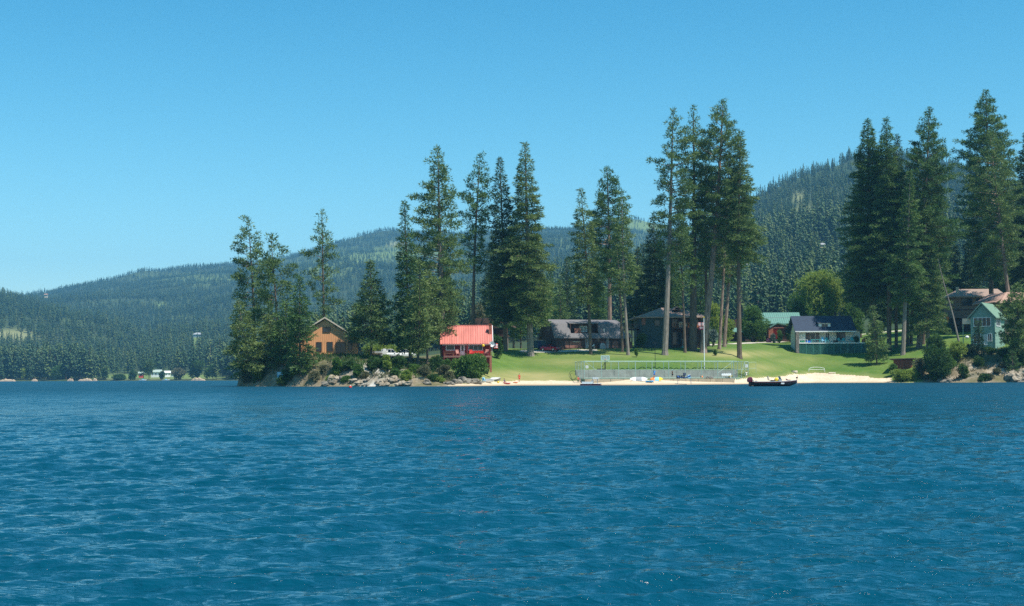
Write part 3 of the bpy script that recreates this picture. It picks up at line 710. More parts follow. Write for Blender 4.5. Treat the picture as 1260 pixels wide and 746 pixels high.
WHITE = mat('white_paint', (.8,.8,.78), .5, .04, 3); GLASS = mat('window_glass', (.014,.024,.034), .12, .3, 1, spec=.35); DARKIN = mat('dark_recess', (.012,.011,.012), .9, .2, 2)
CONC = mat('concrete', (.27,.265,.24), .9, .22, .9, bump=.2); STONE = mat('stone_masonry', (.20,.17,.155), .9, .5, 2.5, bump=.6); BRICK = mat('brick_red', (.33,.12,.075), .9, .3, 6, bump=.3)
STEEL = mat('galvanised_green_steel', (.33,.45,.40), .45, .08, 3, metal=.2); BLACK = mat('black_plastic', (.015,.015,.017), .5, .2, 4); RUBBER = mat('tyre_rubber', (.02,.02,.02), .85, .2, 6)
TAN = mat('tan_vinyl', (.55,.47,.36), .6, .08, 4); DECKW = mat('deck_wood', (.30,.15,.09), .8, .25, 2, stretch=(1,6,6)); RAILO = mat('rail_cedar', (.50,.17,.08), .7, .15, 2)
RED = mat('red_paint', (.62,.045,.03), .5, .1, 4); YEL = mat('yellow_fabric', (.75,.55,.04), .6, .1, 4); ORNG = mat('orange_plastic', (.85,.22,.03), .45, .1, 4); BLUE = mat('blue_fabric', (.03,.16,.55), .6, .1, 4)
LBLUE = mat('light_blue_plastic', (.25,.55,.72), .4, .1, 4); NAVY = mat('navy_fabric', (.015,.04,.12), .7, .15, 4); AQUA = mat('aqua_paint', (.08,.42,.42), .5, .1, 4); PINK = mat('pinkish_wood', (.50,.22,.18), .7, .12, 4)
GREY = mat('grey_paint', (.32,.33,.34), .5, .12, 3); GRN = mat('green_fabric', (.03,.26,.15), .7, .1, 4); LATT = mat('lattice_green', (.06,.20,.17), .7, .1, 4); CHROME = mat('metal_bright', (.6,.6,.6), .25, .05, 4, metal=.9)
SKIN = mat('skin', (.50,.27,.18), .5, .06, 6); HAIR = mat('hair_brown', (.06,.035,.02), .8, .2, 8); MAROON = mat('maroon_gelcoat', (.12,.012,.025), .25, .15, 3, spec=.6); HULLBL = mat('hull_black', (.02,.015,.02), .25, .15, 3, spec=.6)

def window(par, x0, x1, z0, z1, y, mull=1, fr=WHITE, gl=GLASS, t=.1, name='window'):
    """opening with casing standing proud of the wall plane y (wall faces -y)"""
    b = MB(); e = .07
    b.box(x0-t, x1+t, y-e, y, z1, z1+t).box(x0-t, x1+t, y-e-.03, y, z0-t, z0).box(x0-t, x0, y-e, y, z0, z1).box(x1, x1+t, y-e, y, z0, z1)
    for i in range(1, mull): xm = x0+(x1-x0)*i/mull; b.box(xm-t*.35, xm+t*.35, y-e+.01, y-.02, z0, z1)
    w_ = b.build(name, fr, par); box('pane', gl, w_, x0, x1, y-.03, y-.005, z0, z1); return w_
def window_x(par, y0, y1, z0, z1, x, mull=1, fr=WHITE, gl=GLASS, t=.1, name='window'):
    b = MB(); e = .07
    b.box(x, x+e, y0-t, y1+t, z1, z1+t).box(x, x+e+.03, y0-t, y1+t, z0-t, z0).box(x, x+e, y0-t, y0, z0, z1).box(x, x+e, y1, y1+t, z0, z1)
    for i in range(1, mull): ym = y0+(y1-y0)*i/mull; b.box(x+.02, x+e-.01, ym-t*.35, ym+t*.35, z0, z1)
    w_ = b.build(name, fr, par); box('pane', gl, w_, x+.005, x+.03, y0, y1, z0, z1); return w_
def door(par, x0, x1, z0, z1, y, m, glass=True):
    d = box('door', m, par, x0, x1, y-.05, y, z0, z1)
    if glass: box('pane', GLASS, d, x0+.18, x1-.18, y-.065, y-.051, z0+(z1-z0)*.42, z1-.2)
    box('handle', CHROME, d, x1-.14, x1-.09, y-.1, y-.051, z0+.95, z0+1.05); return d
def rail(par, p0, p1, h, m, post=1.8, bal=.28, name='railing'):
    """railing from p0 to p1 (x,y,z): posts as parts, rails and balusters joined"""
    p0 = Vector(p0); p1 = Vector(p1); L_ = (p1-p0).length; b = MB(); n = max(1, int(L_/post))
    for f in (.12, 1): b.tube(p0+Vector((0, 0, h*f)), p1+Vector((0, 0, h*f)), .045, n=4)
    if bal:
        k = int(L_/bal)
        for i in range(1, k): q = p0.lerp(p1, i/k); b.tube(q+Vector((0, 0, h*.12)), q+Vector((0, 0, h)), .02, n=4, cap=False)
    r = b.build(name, m, par)
    for i in range(n+1): q = p0.lerp(p1, i/n); MB().tube(q, q+Vector((0, 0, h+.06)), .06, n=4).build('post', m, r)
    return r
def slab(b, pts, th):
    """sheet through 4 points with thickness th downward"""
    return b.add([tuple(p) for p in pts]+[(p[0], p[1], p[2]-th) for p in pts], [(0,1,2,3),(7,6,5,4),(0,4,5,1),(1,5,6,2),(2,6,7,3),(3,7,4,0)])
def seams(roof, m, p00, p10, p01, p11, n, name='seam', r=.035):
    """standing seams from eave p00->p10 to ridge p01->p11"""
    a, b, c, d = map(Vector, (p00, p10, p01, p11)); me = None; up = Vector((0, 0, r))
    for i in range(n+1):
        u = i/n; q0 = a.lerp(b, u)+up*.6; q1 = c.lerp(d, u)+up*.6
        MB().tube(q0, q1, r, n=4).build(name, m, roof)
def base(px, py, Y=None, z=None):
    if Y is None: return G(px, py)
    p = P(px, py, Y); return Vector((p.x, Y, p.z if z is None else z))

# ------------------------------------------------------------------ 1 cedar gable house
Y = 280.; u = Y/F
o = base(399.5, 437.6, Y); t = thing('gable_house', 'orange cedar gable house with green metal roof above the rock bank at left', 'house', o, radians(7))
hw = 41*u; ze = 20.5*u; za = 46.5*u; D = 9.5
wl = MB().prism([(-hw, -1.2), (hw, -1.2), (hw, ze-.5), (0, za-.55), (-hw, ze-.5)], 0, D).build('wall', W_ORNG, t)
for k in range(37):
    x = -hw+.2+k*(2*hw-.4)/36; zt = za-.7-(za-ze)*abs(x)/hw
    bb = MB().box(x-.03, x+.03, -.03, 0, .02, zt); bb.build('batten', W_ORNG, wl)
box('foundation', CONC, t, -hw-.1, hw+.1, -.1, D+.1, -2.5, 0)
for s in (-1, 1):
    r = slab(MB(), [(0, -.55, za+.12), (s*(hw+1.1), -.55, ze-.55), (s*(hw+1.1), D+.9, ze-.55), (0, D+.9, za+.12)], .18).build('roof', R_TEAL, t)
    seams(r, R_TEAL, (s*(hw+1.1), -.5, ze-.55), (s*(hw+1.1), D+.85, ze-.55), (0, -.5, za+.12), (0, D+.85, za+.12), 14)
    MB().add([(0, -.63, za+.16), (s*(hw+1.15), -.63, ze-.53), (s*(hw+1.15), -.63, ze-.83), (0, -.63, za-.14), (0, -.56, za+.16), (s*(hw+1.15), -.56, ze-.53), (s*(hw+1.15), -.56, ze-.83), (0, -.56, za-.14)],
             [(0,1,2,3),(7,6,5,4),(0,4,5,1),(1,5,6,2),(2,6,7,3),(3,7,4,0)]).build('barge_board', TAN, t)
X_ = lambda p: (p-399.5)*u
Z_ = lambda p: (437.6-p)*u
for a, b_, c, d, m_ in [(389.5,395.5,432,421.5,1),(402.5,409,432,421.3,1),(428.5,432.5,432,420.5,1),(397.5,406,408.6,403,2)]:
    window(t, X_(a), X_(b_), Z_(c), Z_(d), -.03, m_, fr=W_BROWN, t=.08)
window(t, X_(413.5), X_(424.5), Z_(434.2), Z_(421.8), -.03, 2, fr=W_BROWN, t=.08, name='glass_door')
window_x(t, 1.2, 2.6, Z_(431), Z_(421), hw, 1, fr=W_BROWN)
box('porch_floor', DECKW, t, X_(410), hw+3.2, -2.0, -.1, -.35, -.1); box('porch_floor', DECKW, t, hw+.12, hw+3.2, -.1, 5, -.35, -.1)
for xx, yy in ((X_(411), -1.9), (X_(430), -1.9), (hw+3.1, -1.9), (hw+3.1, 4.9)): MB().tube((xx, yy, -2.6), (xx, yy, -.1), .09, n=6).build('porch_post', W_ORNG, t)
rail(t, (X_(428), -1.9, -.1), (hw+3.1, -1.9, -.1), 1.0, W_ORNG); rail(t, (hw+3.1, -1.9, -.1), (hw+3.1, 4.9, -.1), 1.0, W_ORNG)
st = MB()
for k in range(6): st.box(X_(411)+k*.0-.0, X_(411)+1.1, -2.0-.3*(k+1), -2.0-.3*k, -.25-.18*(k+1), -.2-.18*(k+1))
st.build('stairs', DECKW, t)

# ------------------------------------------------------------------ 2 red roof cabin
Y = 274.; u = Y/F; px0 = 575.; py0 = 438.
X_ = lambda p: (p-px0)*u
Z_ = lambda p: (py0-p)*u
o = base(px0, py0, Y); t = thing('red_cabin', 'small barn red cabin with bright red metal roof and front deck', 'cabin', o, radians(2))
x0, x1 = X_(544), X_(603); De = 7.5; zE = Z_(422.3); zR = Z_(400.3)
wl = box('wall', W_RED, t, x0, x1, 0, De, -.1, zE-.05)
box('wall', W_RED, t, x0-.002, x1+.002, -.2, De+.2, -2.6, -.3)
ga = MB().prism([(0, zE-.05), (De, zE-.05), (De/2, zR-.2)], x0, x1, 'x').build('gable_wall', W_RED, t)
for s, ya, yb in ((0, -1.1, De/2), (1, De+1.1, De/2)):
    r = slab(MB(), [(X_(541.5), ya, zE-.15), (X_(606), ya, zE-.15), (X_(606), yb, zR), (X_(541.5), yb, zR)], .12).build('roof', R_RED, t)
    seams(r, R_RED, (X_(542), ya, zE-.12), (X_(605.7), ya, zE-.12), (X_(542), yb, zR+.03), (X_(605.7), yb, zR+.03), 22, r=.05)
MB().tube((X_(541.5), De/2, zR+.05), (X_(606), De/2, zR+.05), .1, n=6).build('ridge_cap', R_RED, t)
MB().add([(X_(606.2), -1.15, zE-.1), (X_(606.2), De/2, zR+.1), (X_(606.2), De/2, zR-.25), (X_(606.2), -1.15, zE-.45), (X_(606.8), -1.15, zE-.1), (X_(606.8), De/2, zR+.1), (X_(606.8), De/2, zR-.25), (X_(606.8), -1.15, zE-.45)],
         [(0,1,2,3),(7,6,5,4),(0,4,5,1),(1,5,6,2),(2,6,7,3),(3,7,4,0)]).build('barge_board', WHITE, t)
MB().box(X_(601.8), X_(605), 1.4, 2.3, Z_(411), Z_(399)).box(X_(601.5), X_(605.3), 1.3, 2.4, Z_(399), Z_(398.3)).build('chimney', BRICK, t)
window(t, X_(549.5), X_(558.7), Z_(430.5), Z_(424.3), 0, 1, t=.14); window(t, X_(577.2), X_(593.6), Z_(431), Z_(423.6), 0, 3, t=.1)
d = door(t, X_(566.8), X_(571.5), .0, Z_(424), 0, WHITE); MB().box(X_(566.2), X_(566.8), -.06, 0, 0, Z_(423.4)).box(X_(571.5), X_(572.1), -.06, 0, 0, Z_(423.4)).box(X_(566.8), X_(571.5), -.06, 0, Z_(424), Z_(423.4)).build('door_frame', WHITE, t)
dk = box('deck', PINK, t, X_(546), X_(605), -2.6, -.21, -.3, -.05)
for k in range(30): box('deck_board', PINK, dk, X_(546)+k*(X_(605)-X_(546))/30+.02, X_(546)+(k+1)*(X_(605)-X_(546))/30-.02, -2.65, -.22, -.049, -.01)
for p in (546.5, 560, 575, 590): MB().tube((X_(p), -2.5, -3.2), (X_(p), -2.5, -.3), .1, n=6).build('deck_post', W_RED, t)
box('pier', BRICK, t, X_(602.2), X_(604.8), -2.6, -2.1, -3.2, -.3)
rail(t, (X_(546.3), -2.5, -.01), (X_(572), -2.5, -.01), .95, W_RED); rail(t, (X_(578), -2.5, -.01), (X_(604.8), -2.5, -.01), .95, W_RED)
for p in (575, 602.8): MB().box(X_(p)-.12, X_(p)+.12, -2.5, -2.26, 0, zE-.2).build('porch_post', W_RED, t)
MB().box(x0, x1, -.9, -.84, zE-.42, zE-.3).build('fascia', WHITE, t)
cab = t
def deck_chair(name, label, p, m, rz=0, s=1.0, group=None):
    c = thing(name, label, 'chair', p, rz, group)
    MB().box(-.3*s, .3*s, -.32*s, .2*s, .36*s, .41*s).build('seat', m, c)
    MB().add([(-.3*s,.16*s,.38*s),(.3*s,.16*s,.38*s),(.26*s,.48*s,1.05*s),(-.26*s,.48*s,1.05*s),(-.3*s,.22*s,.36*s),(.3*s,.22*s,.36*s),(.26*s,.54*s,1.03*s),(-.26*s,.54*s,1.03*s)],
             [(0,1,2,3),(7,6,5,4),(0,4,5,1),(1,5,6,2),(2,6,7,3),(3,7,4,0)]).build('backrest', m, c)
    for sx in (-.28, .28):
        MB().box((sx-.04)*s, (sx+.04)*s, -.34*s, .3*s, .56*s, .6*s).build('armrest', m, c)
        for sy in (-.3, .2): MB().tube((sx*s, sy*s, 0), (sx*s, sy*s, .57*s), .03*s, n=4).build('leg', m, c)
    return c
cp = lambda px, dy, dz=0.0: tuple(o+Vector((X_(px), dy, dz)))
deck_chair('deck_chair', 'red chair on the cabin deck left of the big window', cp(579.5, -1.5), RED, 0, 1.1)
deck_chair('deck_chair', 'pink chair on the cabin deck in front of the white door', cp(563.5, -1.4), PINK, .3, 1.1)
deck_chair('deck_chair', 'red chair at the right end of the cabin deck', cp(598.5, -1.5), PINK, -.3, 1.15)
b = thing('deck_bench', 'bright red bench under the big cabin window', 'bench', cp(588, -1.2)); MB().box(-1.1,1.1,-.25,.2,.4,.46).build('seat', RED, b); MB().box(-1.1,1.1,.2,.26,.5,.95).build('backrest', RED, b)
for s in (-1, 1): box('leg', RED, b, s-.05, s+.05, -.2, .2, 0, .4)
b = thing('picnic_table', 'dark wooden table on the cabin deck below the left window', 'table', cp(553, -1.5)); MB().box(-1,1,-.4,.4,.7,.76).build('tabletop', DECKW, b)
for s in (-.8, .8): box('leg', DECKW, b, s-.05, s+.05, -.3, .3, 0, .7)
for s in (-.75, .75): box('bench_seat', DECKW, b, -1, 1, s-.12, s+.12, .42, .47)
f = thing('hanging_basket', 'yellow flower basket hanging from the cabin eave', 'planter', tuple(o+Vector((X_(594.8), -1.0, Z_(425.6))))); MB().ball((0, 0, 0), .28, n=8, m=5).build('flowers', YEL, f); MB().tube((0, 0, .2), (0, 0, .5), .015, n=4).build('hanger', BLACK, f)
f = thing('satellite_dish', 'white dish standing at the right corner of the cabin deck', 'dish', tuple(o+Vector((X_(605.6), -1.6, .1))))
MB().add([(0,0,0)]+[(.55*cos(a), -.25-.0*sin(a), .55*sin(a)) for a in [i*pi/5 for i in range(10)]], [(0, 1+i, 1+(i+1) % 10) for i in range(10)]).build('dish', WHITE, f).location = (0, 0, 2.1); MB().tube((0, .0, 0), (0, 0, 2.1), .05, n=5).build('mast', GREY, f)
def stripes(par, wd, ht, n, cols, canton=None, yy=0, wave=.05):
    """hanging cloth of horizontal stripes starting at x=0"""
    for i in range(n):
        b = MB(); z1 = -ht*i/n; z0 = -ht*(i+1)/n; K = 8
        vs = [(wd*k/K, yy+wave*sin(k*1.1), z) for z in (z0, z1) for k in range(K+1)]
        vs += [(v[0], v[1]+.012, v[2]) for v in vs]; m_ = 2*(K+1)
        fs = [(k, k+1, k+K+2, k+K+1) for k in range(K)]+[(m_+k, m_+k+K+1, m_+k+K+2, m_+k+1) for k in range(K)]
        b.add(vs, fs).build('stripe', cols[i % len(cols)], par)
    if canton: box('canton', canton, par, -.01, wd*.4, yy-wave-.03, yy-wave-.01, -ht*.54, .01)
fl = thing('flag', 'small striped flag on a slanted staff at the cabin corner', 'flag', tuple(o+Vector((X_(608), -1.3, Z_(423)))), radians(8)); stripes(fl, .75, .95, 7, [RED, WHITE], NAVY); MB().tube((-.02, 0, .2), (-.5, .3, -1.6), .03, n=5).build('staff', WHITE, fl)

# ------------------------------------------------------------------ 3 dark house behind the cabin
Y = 322.; u = Y/F; px0 = 603.; py0 = 432.
o = base(px0, py0, Y); t = thing('lodge_house', 'dark brown house with shake roof behind the red cabin', 'house', o, radians(-6))
MB().box(X_(585), X_(618), 1.5, 11, -1.5, Z_(404)).build('wall', W_BROWN, t)
MB().prism([(X_(582), Z_(403)), (X_(586), Z_(392)), (X_(611), Z_(391.5)), (X_(629), Z_(400.5)), (X_(629), Z_(402)), (X_(610), Z_(395)), (X_(582), Z_(405))], -1, 12).build('roof', R_DKBR, t)
MB().prism([(X_(605), Z_(404.5)), (X_(615), Z_(404)), (X_(604), Z_(399)), (X_(596), Z_(398))], -1.6, -.9).build('porch_roof', R_DKBR, t)
window(t, X_(606), X_(610), Z_(411), Z_(406.5), 1.5, 1, fr=W_BROWN); window(t, X_(614), X_(617.5), Z_(408), Z_(403.5), 1.5, 1, fr=W_BROWN)
box('deck', W_BROWN, t, X_(612), X_(626), -2, 1.49, Z_(415), Z_(413)); rail(t, (X_(612), -1.95, Z_(413)), (X_(626), -1.95, Z_(413)), 1.1, W_BROWN, bal=.2)
box('stone_pier', STONE, t, X_(621), X_(625.5), -1.2, .3, -1.5, Z_(415.2)); box('wall', W_BROWN, t, X_(612), X_(618.01), .5, 1.4, -1.5, Z_(415.2))
box('roof_brace', W_BROWN, t, X_(624), X_(625), -1.2, -.6, Z_(413), Z_(400.5))

# ------------------------------------------------------------------ 4 barn house
Y = 318.; u = Y/F; px0 = 684.; py0 = 429.5
o = base(px0, py0, Y); A_ = radians(17); t = thing('barn_house', 'long dark brown gambrel roofed barn house with recessed dormer', 'house', o, A_)
ca = cos(A_); LX = lambda p: (p-px0)*u/ca
De = 10.2; zE = Z_(415.5); zK = Z_(397.5); zT = Z_(394); Lr = LX(768)
prof = [(-.7, zE), (1.7, zK), (De/2, zT+.35), (De-1.7, zK), (De+.7, zE)]
MB().prism([(0, -1), (0, zE), (1.9, zK-.2), (De/2, zT+.05), (De-1.9, zK-.2), (De, zE), (De, -1)], 0, .25, 'x').build('gable_wall', W_BROWN, t)
MB().prism([(0, -1), (0, zE), (1.9, zK-.2), (De/2, zT+.05), (De-1.9, zK-.2), (De, zE), (De, -1)], Lr-.25, Lr, 'x').build('gable_wall', W_BROWN, t)
box('wall', W_BROWN, t, .25, Lr-.25, .02, .3, -1, zE)
box('wall', W_BROWN, t, .25, Lr-.25, De-.3, De-.02, -1, zE)
dx0, dx1 = LX(703), LX(738)
def rs(xa, xb, i):
    (ya, z_a), (yb, z_b) = prof[i], prof[i+1]
    return slab(MB(), [(xa, ya, z_a), (xb, ya, z_a), (xb, yb, z_b), (xa, yb, z_b)], .2)
rs(-.6, dx0, 0).build('roof', R_GREY, t); rs(dx1, Lr+.5, 0).build('roof', R_GREY, t)
rs(-.6, Lr+.5, 1).build('roof', R_GREY, t); rs(-.6, Lr+.5, 2).build('roof', R_GREY, t); rs(-.6, Lr+.5, 3).build('roof', R_GREY, t)
# lower roof apron below the dormer and recess
zD = Z_(410); yD = -.7+(1.7+.7)*(zD-zE)/(zK-zE)
slab(MB(), [(dx0, -.7, zE), (dx1, -.7, zE), (dx1, yD, zD), (dx0, yD, zD)], .2).build('roof', R_GREY, t)
box('dormer_wall', W_BROWN, t, dx0, dx1, 2.3, 2.5, zE, zK+.1); box('dormer_floor', W_BROWN, t, dx0, dx1, yD+.2, 2.3, zD-.3, zD-.12)
for x in (dx0, dx1-.15): box('dormer_cheek', W_BROWN, t, x, x+.15, .6, 2.3, zD-.12, zK-.1)
slab(MB(), [(dx0-.2, .6, zK+.02), (dx1+.2, .6, zK+.02), (dx1+.2, 3, zK+.45), (dx0-.2, 3, zK+.45)], .15).build('dormer_roof', R_GREY, t)
window(t, LX(718.5), LX(727), Z_(407.5), Z_(401), 2.3, 2, fr=WHITE, gl=mat('pale_blind', (.3,.32,.3), .4)); box('balcony_panel', W_PINKB, t, LX(709), LX(717), .9, 1.0, zD-.1, Z_(404))
box('balcony_panel', W_BROWN, t, LX(717.2), LX(738)-.2, .95, 1.03, zD-.1, Z_(408.5))
for a, b_ in ((695,700),(701,708),(708.3,715.5),(740,744),(745,752),(755,762)): box('siding_panel', W_PINKB, t, LX(a), LX(b_), -.05, .015, .25, Z_(419.8))
box('wall_trim', TAN, t, LX(705), LX(714), -.09, -.055, Z_(421), Z_(420.2))
door(t, LX(721), LX(724.5), 0, Z_(417), .0, GREY); door(t, LX(747.5), LX(750), 0, Z_(416.5), -.06, GREY); window(t, LX(735), LX(739), Z_(420.5), Z_(416.5), .01, 1, fr=W_BROWN)
window_x(t, 4.4, 5.4, Z_(405), Z_(399), -.02-.07, 1, fr=TAN)
MB().box(Lr+.02, LX(781), 1.4, 9, -1, Z_(415.2)).build('wing_wall', W_BROWN, t)
MB().prism([(Lr+.02, Z_(415)), (LX(784), Z_(415)), (LX(779), Z_(409.5)), (Lr+.02, Z_(408.5))], .7, 9.4).build('wing_roof', R_GREY, t)
for a in (769, 774, 779): box('siding_panel', W_PINKB, t, LX(a), LX(a+4), 1.33, 1.38, .2, Z_(420))
MB().tube((LX(744.5), .0, Z_(408)), (LX(744.5), .0, Z_(404)), .12, n=6).build('vent_pipe', WHITE, t)
def gpt(px, py): return tuple(G(px, py))
deck_chair('lawn_chair', 'left of the two white chairs by the barn house door', gpt(725, 429), WHITE, .1, 1.35); deck_chair('lawn_chair', 'right of the two white chairs by the barn house door', gpt(729.2, 429), WHITE, -.1, 1.35)
g_ = thing('covered_grill', 'grey covered grill standing against the barn house wall', 'grill', gpt(741.5, 429.3))
MB().loft([[(-.7,-.4,.0),(.7,-.4,.0),(.7,.4,.0),(-.7,.4,.0)],[(-.65,-.38,.8),(.65,-.38,.8),(.65,.38,.8),(-.65,.38,.8)],[(-.35,-.25,1.25),(.35,-.25,1.25),(.35,.25,1.25),(-.35,.25,1.25)]]).build('cover', GREY, g_)

# ------------------------------------------------------------------ 5 hip roof house
Y = 326.; u = Y/F; px0 = 788.; py0 = 428.
o = base(px0, py0, Y); t = thing('hip_roof_house', 'two storey dark house with brown hip roof and upper balcony', 'house', o, radians(2))
zE = Z_(390); w1 = X_(866); De = 12
box('wall', W_TEAL, t, 0, X_(826), 0, De, -1.5, zE-.02); box('wall', W_BROWN, t, X_(826)+.01, w1, 2.4, De, -1.5, zE-.02)
e = 1.0
ev = [(-e, -e), (w1+1.2, -e), (w1+1.2, De+e), (-e, De+e)]; r1, r2 = (X_(819), De*.5, Z_(377)), (X_(848), De*.5, Z_(380))
MB().add([(a, b_, zE) for a, b_ in ev]+[r1, r2]+[(a, b_, zE-.3) for a, b_ in ev], [(0,1,5,4),(1,2,5),(2,3,4,5),(3,0,4),(9,8,7,6),(0,6,7,1),(1,7,8,2),(2,8,9,3),(3,9,6,0)]).build('roof', R_BROWN, t)
MB().prism([(X_(831), Z_(380.5)), (X_(836), Z_(376.2)), (X_(843), Z_(380.5))], 3.0, 8).build('dormer', R_BROWN, t); box('vent', DARKIN, t, X_(834), X_(839.5), 2.92, 2.99, Z_(379.8), Z_(378))
box('siding_panel', W_PINKB, t, X_(790), X_(794.5), -.06, -.005, Z_(400), Z_(391.5))
fl_ = box('balcony', W_BROWN, t, X_(826)+.02, w1+.6, -.6, 2.39, Z_(404.8), Z_(403.4)); rail(t, (X_(827), -.5, Z_(403.4)), (w1+.5, -.5, Z_(403.4)), 1.05, RAILO, bal=.22)
for k in range(7): a = X_(843)+k*.55; box('rail_panel', RAILO if k % 3 else TAN, t, a, a+.4, -.42, -.38, Z_(403), Z_(398.2))
box('patio_box', TAN, t, X_(836), X_(840.5), .2, 1.0, Z_(403.4), Z_(396.5))
for p in (827, 846, 865.5): MB().tube((X_(p), -.4, -1), (X_(p), -.4, Z_(404.8)), .13, n=6).build('post', W_BROWN, t); MB().tube((X_(p), -.4, Z_(403)), (X_(p), -.4, zE-.3), .1, n=6).build('post', W_BROWN, t)
window(t, X_(829), X_(836), Z_(402), Z_(392.5), 2.4, 2, fr=W_BROWN); window(t, X_(842), X_(849), Z_(398), Z_(392.5), 2.4, 2, fr=W_BROWN); window(t, X_(853), X_(862), Z_(402), Z_(392.5), 2.4, 2, fr=W_BROWN)
window(t, X_(830), X_(840), Z_(424), Z_(409), 2.4, 2, fr=W_BROWN); window(t, X_(848), X_(858), Z_(424), Z_(409), 2.4, 2, fr=W_BROWN); window(t, X_(806), X_(812), Z_(401), Z_(394.5), 0, 1, fr=W_TEAL)
box('deck', W_BROWN, t, X_(769), -.02, 2, 5, Z_(405.5), Z_(404.4)); rail(t, (X_(769), 2.05, Z_(404.4)), (-.05, 2.05, Z_(404.4)), 1.1, W_PINKB, bal=.16)
for p in (771, 779, 786): MB().tube((X_(p), 2.2, -1.5), (X_(p), 2.2, Z_(405.5)), .12, n=6).build('post', W_BROWN, t)
b = thing('park_bench', 'pale wooden bench at the foot of the tall pine by the hip roof house', 'bench', gpt(859, 427)); MB().box(-1,1,-.25,.25,.42,.5).build('seat', TAN, b); MB().box(-1,1,.25,.32,.6,1.1).build('backrest', TAN, b)
for s in (-.9, .9): box('leg', TAN, b, s-.06, s+.06, -.2, .3, 0, .42)
b = thing('garden_table', 'grey table on the patio under the balcony', 'table', gpt(848, 427.5)); MB().box(-1,1,-.5,.5,.8,.88).build('tabletop', GREY, b)
for s in (-.9, .9): box('leg', GREY, b, s-.05, s+.05, -.4, .4, 0, .8)
b = thing('barbecue_stand', 'tall grey stand beside the patio of the hip roof house', 'barbecue', gpt(840.3, 428.3)); MB().tube((0,0,0),(0,0,2.1),.07,n=6).build('post', GREY, b); MB().box(-.5,.5,-.2,.2,1.95,2.1).build('shelf', GREY, b); MB().box(-.35,.35,-.3,.3,0,.35).build('base', AQUA, b)

# ------------------------------------------------------------------ 6 green roofed lodge
Y = 386.; u = Y/F; px0 = 930.; py0 = 420.
o = base(px0, py0, Y); t = thing('green_roof_lodge', 'brick and timber house with pale green metal roof beyond the track', 'house', o, radians(-3))
box('wall', W_BROWN, t, X_(917), X_(984), 0, 9, -1.5, Z_(400)); De = 9
r = slab(MB(), [(X_(924), -1.2, Z_(398.5)), (X_(986), -1.2, Z_(398.5)), (X_(986), 4.5, Z_(384)), (X_(924), 4.5, Z_(384))], .2).build('roof', R_GREEN, t)
seams(r, R_GREEN, (X_(924), -1.2, Z_(398.5)), (X_(986), -1.2, Z_(398.5)), (X_(924), 4.5, Z_(384)), (X_(986), 4.5, Z_(384)), 24, r=.06)
slab(MB(), [(X_(924), 10.2, Z_(398.5)), (X_(986), 10.2, Z_(398.5)), (X_(986), 4.5, Z_(384)), (X_(924), 4.5, Z_(384))], .2).build('roof', R_GREEN, t)
MB().box(X_(924), X_(986), 1.7, 1.76, Z_(391.2), Z_(390.6)).build('snow_guard', GREY, t)
MB().prism([(X_(945), Z_(403)), (X_(955), Z_(397.6)), (X_(966), Z_(400)), (X_(966), Z_(401.2)), (X_(955), Z_(399)), (X_(946), Z_(404))], -3.2, 0).build('porch_roof', R_GREEN, t)
box('porch_beam', W_PINKB, t, X_(947), X_(963), -3, -2.8, Z_(404.6), Z_(403.4))
box('brick_pier', BRICK, t, X_(944.2), X_(949.7), -3, -.02, -1, Z_(404)); door(t, X_(951), X_(956), 0, Z_(405), 0, RED, False); box('side_light', RED, t, X_(956.2), X_(957), -.05, -.002, 0, Z_(405))
window(t, X_(935.5), X_(943), Z_(413.5), Z_(408.8), 0, 1, fr=TAN); window(t, X_(937), X_(942.5), Z_(407.3), Z_(403), 0, 1, fr=W_BROWN); window(t, X_(966), X_(974), Z_(414), Z_(406), 0, 2, fr=W_BROWN); window(t, X_(976), X_(982), Z_(414), Z_(406), 0, 2, fr=W_BROWN)
box('wall', W_BROWN, t, X_(899), X_(916.9), 2, 8, -1.5, Z_(408)); slab(MB(), [(X_(897), .6, Z_(408)), (X_(917), .6, Z_(408)), (X_(917), 5, Z_(402.5)), (X_(897), 5, Z_(402.5))], .2).build('wing_roof', R_GREEN, t)
MB().prism([(X_(898), Z_(408)), (X_(905), Z_(394)), (X_(912), Z_(390)), (X_(922), Z_(395)), (X_(924), Z_(408))], 6, 9).build('rear_gable', W_BROWN, t)

# ------------------------------------------------------------------ 7 white cottage with green lattice
Y = 351.; u = Y/F; px0 = 981.; py0 = 422.
o = base(px0, py0, Y); t = thing('white_cottage', 'cream white cottage with navy shingle roof, small dormer and green lattice under its deck', 'house', o, radians(-1))
gz = Z_(437)
box('wall', W_CREAM, t, X_(981.6), X_(1051), 1.8, 9.5, -3.2, Z_(407.5)); box('wall', W_CREAM, t, X_(981.6), X_(991.5), .3, 1.79, 0, Z_(408)); box('wing_wall', W_CREAM, t, X_(1051.01), X_(1061), 2.6, 8.5, -3.2, Z_(406))
r = slab(MB(), [(X_(977.5), -.7, Z_(407.8)), (X_(1053), -.7, Z_(407.8)), (X_(1053), 4.8, Z_(388)), (X_(977.5), 4.8, Z_(388))], .2).build('roof', R_NAVY, t)
slab(MB(), [(X_(977.5), 10.4, Z_(407.8)), (X_(1053), 10.4, Z_(407.8)), (X_(1053), 4.8, Z_(388)), (X_(977.5), 4.8, Z_(388))], .2).build('roof', R_NAVY, t)
MB().prism([(1.8, Z_(407.5)), (9.5, Z_(407.5)), (4.8, Z_(389))], X_(1050.8)-.2, X_(1050.8), 'x').build('gable_wall', W_CREAM, t)
MB().prism([(1.8, Z_(407.5)), (9.5, Z_(407.5)), (4.8, Z_(389))], X_(981.8), X_(981.8)+.2, 'x').build('gable_wall', W_CREAM, t)
box('fascia', WHITE, t, X_(978), X_(1053), -.78, -.71, Z_(409), Z_(407.7))
